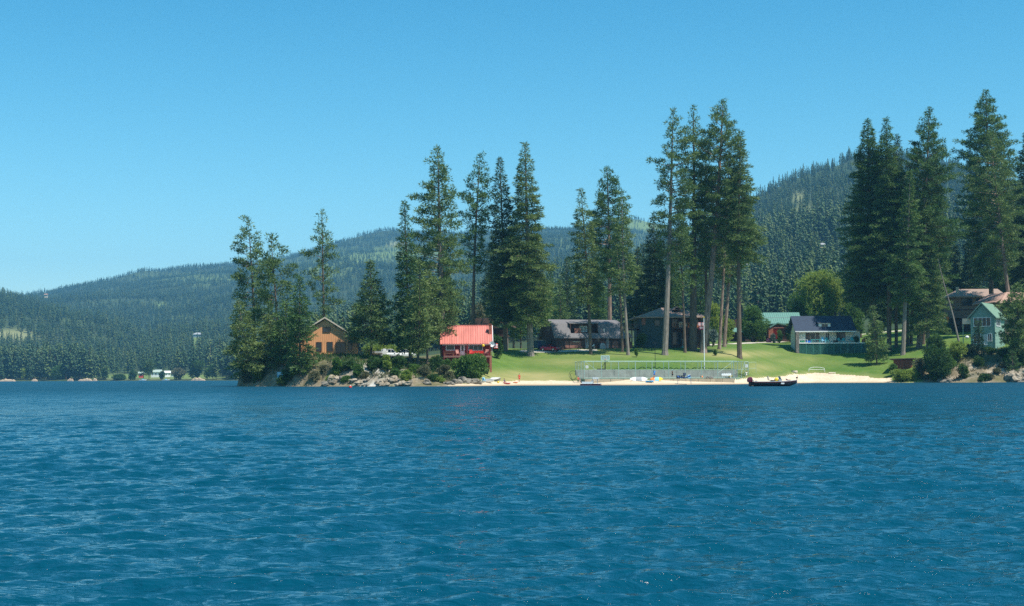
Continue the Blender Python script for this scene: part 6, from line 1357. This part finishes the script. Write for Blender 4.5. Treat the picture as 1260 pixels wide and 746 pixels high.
mo = MB().loft([[(-Lb/2-.75,-.22,.75),(-Lb/2-.1,-.2,.8),(-Lb/2-.1,.2,.8),(-Lb/2-.75,.22,.75)],[(-Lb/2-.85,-.27,1.1),(-Lb/2-.02,-.24,1.1),(-Lb/2-.02,.24,1.1),(-Lb/2-.85,.27,1.1)],[(-Lb/2-.7,-.2,1.42),(-Lb/2-.12,-.18,1.46),(-Lb/2-.12,.18,1.46),(-Lb/2-.7,.2,1.42)],[(-Lb/2-.5,-.1,1.52),(-Lb/2-.25,-.1,1.53),(-Lb/2-.25,.1,1.53),(-Lb/2-.5,.1,1.52)]]).build('outboard_motor', MAROON, t)
MB().loft([[(-Lb/2-.6,-.12,-.4),(-Lb/2-.25,-.12,-.4),(-Lb/2-.25,.12,-.4),(-Lb/2-.6,.12,-.4)],[(-Lb/2-.6,-.16,.78),(-Lb/2-.12,-.16,.78),(-Lb/2-.12,.16,.78),(-Lb/2-.6,.16,.78)]]).build('motor_leg', BLACK, mo)
MB().box(-Lb/2-.15, -Lb/2+.7, -.75, .75, .3, .8).build('motor_well', BLACK, t); MB().box(-Lb/2+.2, -Lb/2+.5, -.9, -.6, .84, .98).box(-Lb/2+.05, -Lb/2+.3, .4, .7, .84, 1.05).build('stern_gear', GREY, t)
X_ = lambda p: (p-953.5)*u
for (a, m_, hh) in ((947.5, TAN, 1.65), (970.3, MAROON, 1.25)):
    s_ = MB().tube((X_(a), 0, .8), (X_(a), 0, 1.0), .06, n=6).build('seat', CHROME, t); box('cushion', m_, s_, X_(a)-.26, X_(a)+.26, -.26, .26, 1.0, 1.1); MB().add([(X_(a)-.30, -.26, 1.1), (X_(a)-.14, -.26, 1.1), (X_(a)-.14, .26, 1.1), (X_(a)-.30, .26, 1.1), (X_(a)-.42, -.26, hh), (X_(a)-.28, -.26, hh), (X_(a)-.28, .26, hh), (X_(a)-.42, .26, hh)], [(0,3,2,1),(4,5,6,7),(0,1,5,4),(1,2,6,5),(2,3,7,6),(3,0,4,7)]).build('seat_back', m_, s_)
MB().ball((X_(955), -.3, 1.12), .34, .3, .3).build('life_vest', YEL, t); MB().box(X_(949), X_(952.5), -.5, .4, .83, 1.05).build('storage_box', BLACK, t)
MB().box(X_(957), X_(961), -.7, .6, .83, 1.2).build('console', GREY, t); MB().add([(X_(960), -.75, 1.2), (X_(960), .65, 1.2), (X_(958.6), .6, 1.6), (X_(958.6), -.7, 1.6), (X_(960)+.03, -.75, 1.2), (X_(960)+.03, .65, 1.2), (X_(958.6)+.03, .6, 1.6), (X_(958.6)+.03, -.7, 1.6)], [(0,1,2,3),(7,6,5,4),(0,4,5,1),(1,5,6,2),(2,6,7,3),(3,7,4,0)]).build('windscreen', mat('tinted_screen', (.25,.33,.36), .1, spec=.7), t)
tm = MB().tube((X_(979), -.95, .2), (X_(979), -.95, 1.35), .035, n=6).build('trolling_motor', GREY, t); MB().box(X_(978), X_(980), -1.05, -.85, 1.3, 1.5).build('motor_head', BLACK, tm)
MB().tube((X_(981), 0, 1.15), (X_(981.6), 0, 1.75), .03, n=5).build('bow_light', RED, t); MB().box(X_(959), X_(963), -1.14, -1.11, .45, .66).build('hull_number', WHITE, t)

def small_boat(name, label, cat, px, py, L_, W, H, m, deck=None, rz=0, tilt=0, group=None):
    g = G(px, py); t = thing(name, label, cat, (g.x, g.y, g.z), rz, group); t.rotation_euler = (tilt, 0, rz); hull_obj(t, L_, W, H, m, deck=deck or WHITE, bow=.25, n=8); return t
t = small_boat('rowing_boat', 'white rowing boat pulled up beside the big bush', 'boat', 601, 471, 2.6, 1.1, .5, WHITE, GREY, -.5, .35); MB().box(-.3, -.1, -.5, .5, .4, .46).build('bench_seat', RED, t)
t = small_boat('rowing_boat', 'grey rowing boat propped on the grass edge right of the white one', 'boat', 610.5, 469, 2.7, 1.0, .5, GREY, WHITE, -.75, .4); MB().box(-.3, -.1, -.45, .45, .4, .46).build('bench_seat', WHITE, t)
deck_chair('beach_chair', 'light blue folding chair on the sand beside the white rowing boat', onp(595.5, 470.8), LBLUE, .3, .9)
t = small_boat('inflatable_float', 'orange red inflatable float at the water left of the standing person', 'float', 624.5, 473, 1.2, .7, .25, RED, ORNG, .2)
t = small_boat('inflatable_float', 'small orange float on the sand just left of the person in red', 'float', 634.5, 471.6, .9, .5, .2, ORNG, RED, -.1)
def beachball(label, px, py, r, m, name='beach_ball', cat='ball'):
    g = G(px, py); t = thing(name, label, cat, (g.x, g.y, g.z+r*.9)); MB().ball((0, 0, 0), r, n=10, m=8).build('panels', m, t, smooth=True); MB().ball((0, 0, r*.9), r*.3, r*.3, r*.15).build('cap', WHITE, t)
beachball('orange ball on the sand below the fence near the flagpole', 863.3, 468, .28, ORNG); beachball('yellow ball on the sand right of the crouching person', 613, 471.5, .2, YEL)
# moored raft with white craft
g = P(727, 473.6, 257.5); t = thing('paddle_boat', 'white paddle boat with maroon hull afloat at the left end of the court', 'boat', (g.x, g.y, -.05)); hull_obj(t, 3.9, 1.5, .34, MAROON, deck=WHITE, bow=.1, n=6)
for s in (-.55, .55): MB().box(-1.6, .3, s-.22, s+.22, .36, .72).build('pontoon', WHITE, t)
MB().box(.1, .5, -.5, .5, .4, .95).build('paddle_housing', GREY, t); MB().box(.3, 1.3, -.55, .55, 1.25, 1.5).build('canopy', WHITE, t)
for sx in (.35, 1.2): MB().tube((sx, 0, .3), (sx, 0, 1.25), .05, n=5).build('canopy_post', GREY, t)
MB().box(-1.9, 1.9, -.85, -.78, .05, .16).build('bumper', MAROON, t)
def board(label, px, py, L_, W, cols, rz=0, Y=None, tilt=1.2):
    g = G(px, py); t = thing('paddle_board', label, 'paddle board', (g.x, g.y, g.z+W*.5*sin(tilt)), rz); t.rotation_euler = (tilt, 0, rz); n = 12; nm = ['tail', 'middle', 'nose']
    for q in range(3):
        rings = []
        for i in range(n//3+1):
            f = (q*n//3+i)/n; x = (f-.5)*L_; wd = W/2*max(.08, (1-abs(2*f-1)**3.2))
            rings.append([(x, -wd, 0), (x, 0, -.05), (x, wd, 0), (x, wd, .06), (x, 0, .10), (x, -wd, .06)])
        MB().loft(rings).build('board_'+nm[q], cols[q], t)
    return t
board('long white paddle board with grey pad leaning along the court wall', 786, 469.3, 3.4, .85, (WHITE, GREY, WHITE), .02)
board('white and aqua paddle board with orange ends beside the blue tube', 808, 469.0, 2.5, .8, (ORNG, LBLUE, YEL), .05)
t = small_boat('inflatable_tube', 'bright blue towable tube on the sand in front of the boards', 'float', 799.5, 471, 1.5, .8, .35, mat('bright_blue_vinyl', (.04,.38,.75), .35), LBLUE, .1); MB().tube((-.6, -.5, .1), (.7, -.55, .1), .06, n=5).build('handle', BLACK, t)
# blue canopy
g = P(841, 465.5, 268.5); t = thing('beach_canopy', 'blue cloth sunshade sagging between poles in front of the court fence', 'canopy', (g.x, g.y-1.2, zn(g.x, g.y-1.2))); 
K = 8; V_ = []; 
for j in range(5):
    for i in range(K+1): x = (i/K-.5)*2.3; y = (j/4-.5)*1.2; V_.append((x, y, 1.30+.42*(2*i/K-1)**2*(.6 if j % 4 else 1)-.12*(1-(2*j/4-1)**2)+ .05*x))
V2 = V_+[(a, b_, c-.03) for a, b_, c in V_]; n1 = len(V_); FF = []
for j in range(4):
    for i in range(K): a = j*(K+1)+i; FF += [(a, a+1, a+K+2, a+K+1), (n1+a+K+1, n1+a+K+2, n1+a+1, n1+a)]
MB().add(V2, FF).build('cloth', BLUE, t)
for sx in (-1.15, 1.15):
    for sy in (-.55, .55): MB().tube((sx*1.1, sy, 0), (sx, sy, 1.62+.05*sx), .025, n=5).build('pole', GREY, t)
def crate(label, px, py, w_, d, h, m, lid=None, dz=0, name='storage_bin', cat='bin'):
    g = G(px, py); t = thing(name, label, cat, (g.x, g.y, g.z+dz)); MB().loft([[(-w_*.46,-d*.46,0),(w_*.46,-d*.46,0),(w_*.46,d*.46,0),(-w_*.46,d*.46,0)],[(-w_*.5,-d*.5,h),(w_*.5,-d*.5,h),(w_*.5,d*.5,h),(-w_*.5,d*.5,h)]]).build('body', m, t); box('lid', lid or m, t, -w_*.52, w_*.52, -d*.52, d*.52, h+.003, h+.07); MB().box(-w_*.2, w_*.2, -d*.55, -d*.51, h*.6, h*.75).build('handle', GREY, t); return t
crate('black storage bin, left one below the blue sunshade', 834.5, 468.4, .7, .5, .5, BLACK); crate('black storage bin, right one below the blue sunshade', 840.2, 468.4, .7, .5, .5, BLACK)
g = G(843, 468.3); g2 = crate('navy bag on top of the bins below the blue sunshade', 842.3, 468.3, .5, .4, .4, NAVY, dz=.58, name='beach_bag', cat='bag'); crate('light blue cooler box right of the dark bins', 848, 467.4, .62, .5, .62, LBLUE, WHITE, name='cooler', cat='cooler')
t = thing('fire_pit', 'ring of dark stones on the sand right of the orange ball', 'fire pit', onp(872, 468.3)); 
for i in range(9): a = i*2*pi/9; MB().ball((cos(a)*.75, sin(a)*.5, .12), .2, .18, .17, 6, 4).build('stone', STONE, t)
MB().tube((-.4, 0, .1), (.4, .1, .3), .08, n=5).tube((.3, -.2, .1), (-.3, .2, .35), .07, n=5).build('log', M_BARK, t)
t = thing('beach_bench', 'white bench at the foot of the fence near its right end', 'bench', onp(894, 468.2)); MB().box(-.95, .95, -.2, .2, .44, .5).build('seat', WHITE, t); MB().box(-.95, .95, .2, .26, .55, .95).build('backrest', WHITE, t)
for s in (-.8, .8): box('leg', WHITE, t, s-.05, s+.05, -.18, .2, 0, .44)
t = thing('folding_rack', 'white jumble of folding frames on the court', 'rack', tuple(P(733, 468.9, 267.2)));
for i in range(4): MB().tube((-.6+i*.4, 0, 0), (-.3+i*.3, .1, .7), .03, n=4).build('frame', WHITE, t)
# metal hoop rack left of the fence
g = G(705, 468.0); t = thing('hoop_frame', 'dark metal hoop standing on the grass at the left end of the fence', 'frame', tuple(g)); MB().path([(.75*cos(a), .15*sin(a), .95+.85*sin(a)) for a in [i*pi/10 for i in range(21)]], .035, 5).build('hoop', BLACK, t); MB().tube((-.5, 0, .25), (.7, -.4, 0), .03, n=5).tube((.5, 0, .25), (.9, .3, 0), .03, n=5).build('stand', BLACK, t)
# bicycle on court
p = P(908.5, 463.9, 285); t = thing('bicycle', 'dark bicycle leaning inside the right end of the court fence', 'bicycle', (p.x, p.y, cz))
for sx in (-.52, .52):
    wv = MB().path([(sx+.33*cos(a), 0, .34+.33*sin(a)) for a in [i*pi/8 for i in range(17)]], .025, 5).build('wheel', RUBBER, t); sp_ = MB()
    for i in range(6): a = i*pi/6; sp_.tube((sx-.31*cos(a), 0, .34-.31*sin(a)), (sx+.31*cos(a), 0, .34+.31*sin(a)), .006, n=3)
    sp_.build('spokes', GREY, wv)
MB().path([(-.52, 0, .34), (-.15, 0, .30), (.38, 0, .85), (-.28, 0, .82), (-.15, 0, .30)], .025, 5).tube((.38, 0, .95), (.52, 0, .34), .025, n=5).build('frame', BLACK, t); MB().tube((.36, -.25, 1.0), (.36, .25, 1.0), .02, n=5).build('handlebar', BLACK, t); MB().box(-.42, -.15, -.06, .06, .86, .92).build('saddle', BLACK, t)
p = P(899, 463.9, 280); t = thing('toy_tractor', 'yellow ride on toy standing on the court near the white bench', 'toy', (p.x, p.y, cz)); MB().box(-.4, .35, -.2, .2, .2, .45).build('body', YEL, t); MB().box(-.4, -.3, -.2, .2, .45, .75).build('seat_back', YEL, t)
for sx in (-.3, .3):
    for sy in (-.22, .22): MB().tube((sx, sy-.04, .15), (sx, sy+.04, .15), .15, n=8).build('wheel', BLACK, t)
# white arched frame, fire ring on lawn edge
g = G(1005, 459.6); t = thing('swing_frame', 'white arched pipe frame on the sand edge right of the fishing boat', 'frame', tuple(g)); u = g.y/F
MB().path([(9.8*u*cos(a), 0, 5.0*u+2.6*u*sin(a)) for a in [i*pi/10 for i in range(11)]], .05, 5).build('arch', WHITE, t); MB().path([(-9.8*u, 0, 4.6*u), (9.8*u, 0, 4.6*u)], .04, 5).build('crossbar', WHITE, t)
for s in (-1, 1): MB().tube((s*9.8*u, 0, -.1), (s*9.8*u, 0, 5.0*u), .05, n=5).build('leg', WHITE, t); MB().tube((s*9.8*u, 1.2, 0), (s*9.0*u, 0, 5.5*u), .04, n=5).build('brace', WHITE, t)
t = thing('fire_ring', 'small tan and dark fire ring at the sand edge above the boat', 'fire ring', onp(977.5, 458.6)); MB().tube((0, 0, 0), (0, 0, .45), .75, .7, n=10).build('ring', TAN, t); MB().tube((0, 0, .451), (0, 0, .46), .55, n=10).build('ash', BLACK, t)
t = thing('log_seat', 'pale log lying on the sand right of the white arched frame', 'log', onp(1024, 460)); MB().tube((-.8, 0, .15), (.8, .2, .18), .18, .15, n=7).build('log', TAN, t)
t = thing('post_stand', 'thin metal rack on the grass at the right end of the court fence', 'rack', onp(925, 459)); 
for z in (.9, 2.2): MB().tube((-.9, 0, z), (.9, 0, z+.05), .03, n=5).build('rail', STEEL, t)
for s in (-.9, .9): MB().tube((s, 0, 0), (s, 0, 2.3), .03, n=5).build('post', STEEL, t)
t = thing('buoy', 'small red and white buoy off the rock bank below the orange house', 'buoy', tuple(P(431, 477.3, 222)[:2])+(0.02,)); MB().ball((0, 0, .1), .24).build('float', RED, t); MB().tube((0, 0, .2), (0, 0, .42), .13, n=8).build('cap', WHITE, t)
g = onY(345, shore(345)+2.0); t = thing('warning_sign', 'small pale blue sign on the dark bank under the firs', 'sign', (g.x, g.y-.3, g.z-.6)); box('board', LBLUE, t, -.55, .55, -.03, .03, 0, 1.3); MB().box(-.4, .4, -.036, -.031, .8, 1.1).box(-.35, .3, -.036, -.031, .3, .45).build('lettering', WHITE, t)

# ------------------------------------------------------------------ vehicles
def car(label, loc, rz, m, L_=4.5, W=1.8, H=1.42, cat='car', name='parked_car', suv=False):
    t = thing(name, label, cat, loc, rz); hw = W/2
    st = [(-L_/2, .45, .78, .80), (-L_/2+.12, .30, .95, .93), (-L_*.30, .24, 1.0, 1), (0, .22, .95, 1), (L_*.22, .22, .93, 1), (L_*.36, .24, .86, .97), (L_/2-.15, .28, .72, .90), (L_/2, .42, .60, .74)]
    MB().loft([[(x, -hw*w_*.94, z0), (x, hw*w_*.94, z0), (x, hw*w_, z0+(z1-z0)*.5), (x, hw*w_*.9, z1), (x, -hw*w_*.9, z1), (x, -hw*w_, z0+(z1-z0)*.5)] for x, z0, z1, w_ in st]).build('body', m, t, smooth=False)
    b0 = -L_*.47 if suv else -L_*.38
    g = [(b0, .93, .0), (-L_*.24 if not suv else b0+.15, H-.08, 1), (-.1, H, 1), (L_*.06, H-.04, 1), (L_*.24, .92, .0)]
    rings = [[(x, -hw*(.86 if q == 0 else .72), z-.05 if q else z), (x, hw*(.86 if q == 0 else .72), z-.05 if q else z), (x, hw*(.84 if q == 0 else .66), z+.0), (x, -hw*(.84 if q == 0 else .66), z+.0)] for x, z, q in g]
    cb_ = [[(x, -hw*.86, .9), (x, hw*.86, .9), (x, hw*(.66 if q else .85), z), (x, -hw*(.66 if q else .85), z)] for x, z, q in g]
    MB().loft(cb_).build('window', GLASS, t)
    MB().loft([[(x, -hw*.68, z-.03), (x, hw*.68, z-.03), (x, hw*.62, z+.025), (x, -hw*.62, z+.025)] for x, z, q in g[1:4]]).build('roof', m, t)
    for s in (-1, 1):
        for xa, xb, za, zb in ((g[1][0], g[0][0], H-.06, .93), (-.05, -.05, H-.03, .93), (g[3][0], g[4][0], H-.04, .92)): MB().tube((xa, s*hw*.675, za), (xb, s*hw*.865, zb), .035, n=4).build('pillar', m, t)
        MB().box(L_*.14, L_*.2, s*hw*1.0, s*hw*1.12, .92, 1.05).build('mirror', m, t)
        MB().box(L_/2-.22, L_/2-.02, s*hw*.5-.16, s*hw*.5+.16, .56, .70).build('headlight', WHITE, t); MB().box(-L_/2-.02, -L_/2+.15, s*hw*.6-.14, s*hw*.6+.14, .68, .84).build('tail_light', RED, t)
        for x in (-L_*.30, L_*.31):
            wh = MB().tube((x, s*hw*.78, .33), (x, s*hw*1.01, .33), .33, n=14).build('wheel', RUBBER, t); MB().tube((x, s*hw*1.011, .33), (x, s*hw*1.03, .33), .2, n=10).build('rim', CHROME, wh)
    MB().box(L_/2-.01, L_/2+.02, -.5, .5, .34, .5).build('grille', BLACK, t)
    return t
g = G(677, 432.3); car('shiny red car parked on the track beside the barn house', tuple(g), radians(-38), mat('car_paint_red', (.50,.012,.03), .22, .03, 2, spec=.7), L_=4.6)
g = G(664, 430.8); t = thing('utility_trailer', 'dark blue green box trailer behind the red car', 'trailer', (g.x, g.y+2.5, g.z), radians(6)); u = g.y/F
TB = mat('trailer_blue', (.02,.07,.09), .5, .1, 3); MB().box(-1.5, 1.3, -1, 1, .45, 2.15).build('body', TB, t); MB().box(-1.55, 1.35, -1.05, 1.05, 2.151, 2.22).build('roof', GREY, t); MB().box(-.5, .3, -1.04, -1.003, .55, 1.95).build('door', NAVY, t)
for s in (-1.02, 1.02): MB().tube((0, s-.1, .33), (0, s+.1, .33), .33, n=12).build('wheel', RUBBER, t)
p = onY(1146.5, 392); p.z = max(p.z, P(1146, 405.5, 392).z); car('white car partly hidden by trunks near the play tower', tuple(p), radians(10), WHITE, H=1.75, suv=True, L_=4.6)
g = onY(481, 300); car('white car parked under the firs between the orange house and the cabin', (g.x, g.y, g.z), radians(8), WHITE, H=1.7, suv=True); g = onY(499, 304); car('second white car half hidden behind the fir trunks', (g.x, g.y, g.z), radians(12), WHITE, H=1.6, L_=4.0)
g = onY(466.5, 296); t = thing('boat_trailer', 'low white boat on a trailer parked beside the orange house', 'boat', tuple(g), radians(4)); hb = MB(); hull_obj(t, 3.6, 1.5, .6, WHITE, deck=WHITE, n=8).location = (0, 0, .55)
for c_ in t.children: 
    if c_.name.startswith(('deck', 'gunwale')): c_.location = (0, 0, .56)
for s in (-.8, .8): MB().tube((0, s-.08, .3), (0, s+.08, .3), .3, n=10).build('wheel', RUBBER, t)
MB().tube((-1.6, 0, .45), (2.4, 0, .45), .06, n=4).build('trailer_frame', GREY, t)
g = onY(473, 294); t = thing('storage_cabinet', 'upright white cabinet between the boat and the white car', 'cabinet', tuple(g)); MB().box(-.4, .4, -.3, .3, 0, 1.3).build('body', WHITE, t); MB().box(-.25, .25, -.2, .2, 1.301, 1.7).build('top', WHITE, t)

# ------------------------------------------------------------------ far shore: houses, boats, trees
def far_house(label, px, py, Y, wpx, hpx, m, rm, rz=0, gable=True, dz=0):
    if Y > 1345 or px > 600:
        Yt = np.arange(620, 3000, 5.); Xt = (px-630)/F*Yt; Zt = zf_np(Xt, Yt); q_ = hx(px)-(Zt-EYE)*F/Yt; k_ = np.nonzero(q_ <= py)[0]; Y = float(Yt[k_[0]]) if len(k_) else Y
    u = Y/F; X = (px-630)/F*Y; z = EYE+(hx(px)-py)*u; w_ = wpx*u; h = hpx*u
    t = thing('distant_house', label, 'house', (X, Y, z), rz); box('wall', m, t, -w_/2, w_/2, 0, w_*.6, -3, h*.6)
    MB().prism([(-1*.8, h*.6), (w_*.3, h), (w_*.6+.8, h*.6)], -w_/2-.6, w_/2+.6, 'x').build('roof', rm, t) if gable else MB().add([(-w_/2-1, -1, h*.6), (w_/2+1, -1, h*.6), (w_/2+1, w_*.6+1, h*.6), (-w_/2-1, w_*.6+1, h*.6), (-w_*.2, w_*.3, h), (w_*.2, w_*.3, h)], [(0,1,5,4),(1,2,5),(2,3,4,5),(3,0,4),(3,2,1,0)]).build('roof', rm, t)
    n = max(2, int(wpx/3.5))
    for i in range(n):
        x = -w_/2+w_*(i+.5)/n; wd = MB().box(x-.75, x+.75, -.12, -.06, h*.14, h*.46).build('window', WHITE, t); box('pane', GLASS, wd, x-.6, x+.6, -.14, -.121, h*.17, h*.43)
    return t
GR = mat('roof_pale_green', (.35,.42,.36), .8); far_house('white house with pale green roof on the far left shore', 192, 462.5, 1330, 12, 7.5, WHITE, GR); far_house('small red and white house left of the white one on the far shore', 173.5, 462.5, 1320, 5.5, 5, RED, GR)
far_house('white gabled house right of the pale green roof on the far shore', 206.5, 462.5, 1325, 7, 6, WHITE, WHITE, .6); far_house('small white shed beside the gabled house on the far shore', 212.5, 462, 1330, 4, 3.5, WHITE, R_GREY)
far_house('pale blue house with hip roof high in the forest across the lake', 243.5, 415.3, 1500, 13, 6, mat('wall_slate_blue', (.22,.3,.36), .7), GREY, .1, False);
far_house('tan house on the ridge at far left', 55.5, 364, 2150, 3.4, 2.4, TAN, R_PINK)
far_house('pale house high on the right hand hill', 1014, 304.5, 1250, 9, 6, TAN, GREY, .2); far_house('white roofed house on the slope seen between the central trunks', 918, 328, 1050, 9, 4, TAN, WHITE, 0); far_house('white roofed shed on the slope left of the central pines', 887.5, 327.5, 1050, 7, 4, TAN, WHITE, 0)
for (px, lb) in ((176, 'white motor boat moored left on the far shore'), (204.5, 'white motor boat moored right of the houses on the far shore')):
    Yb = 1170; X = (px-630)/F*Yb; t = thing('moored_boat', lb, 'boat', (X, Yb, -.1)); hull_obj(t, 6, 2.2, 1.0, WHITE, deck=WHITE, n=6); MB().box(-.8, .8, -.8, .8, 1.0, 1.7).build('cabin', LBLUE, t)
FB = [(72,470,17,13,M_LEAF,'broad light green tree on the left part of the far shore'),(129,469,15,5,M_LEAFY,'yellow green tree at the left end of the far meadow'),(220,468,14,9,M_SAGE,'pale grey green willow on the far shore'),(243,469,23,9,M_LEAFD,'tall rounded green tree right of the willow on the far shore'),(262,468,18,6,M_LEAFD,'green tree near the point on the far shore'),(163,468,11,5,M_LEAFD,'small dark green tree on the far meadow'),(183.5,468,26,6,M_PINE,'olive tree in front of the far white house'),(30,468,14,4,M_LEAFY,'small yellow green tree at the far left shore'),(147,469,5,10,M_LEAFD,'low dark hedge on the far meadow'),(255,469,14,4,M_LEAF,'narrow green tree by the far tall rounded tree'),(200,468,9,3,M_LEAFD,'small tree in front of the far gabled house')]
for px, py, hp, rp, m, lb in FB:
    Yb = np.interp(px, [0, 60, 120, 180, 240, 296], [1340, 1320, 1290, 1250, 1210, 1180])+20; X = (px-630)/F*Yb; z = float(zf_np(np.array([X]), np.array([Yb]))[0])
    leafy('distant_tree', lb, 'tree', (X, Yb, z), hp*Yb/F, rp*Yb/F, fm=m, cb=.05, n_l=8, size=1.5, dens=.12)
# eroded tan banks on the far shore
for i, (a, b_) in enumerate([(0, 19), (40, 46), (84, 90), (97, 113), (115, 119), (236, 252)]):
    V_ = []; n = 14
    for k in range(n+1):
        px = a-1+(b_-a+2)*k/n; Yb = float(np.interp(px, [0, 60, 120, 180, 240, 296], [1340, 1320, 1290, 1250, 1210, 1180]))-3; h = 2.4*sin(pi*k/n)**.5*(.7+.5*random.random())
        for (dy, z) in ((0, -.5), (1.0, h*.7), (3, h), (12, h*.6)): V_.append(((px-630)/F*(Yb+dy), Yb+dy, z))
    o_ = MB().add(V_, [(k*4+j, (k+1)*4+j, (k+1)*4+j+1, k*4+j+1) for k in range(n) for j in range(3)]).build('eroded_bank', mat('bank_tan', (.50,.36,.24), .95, .2, .3)); tag(o_, kind='structure')
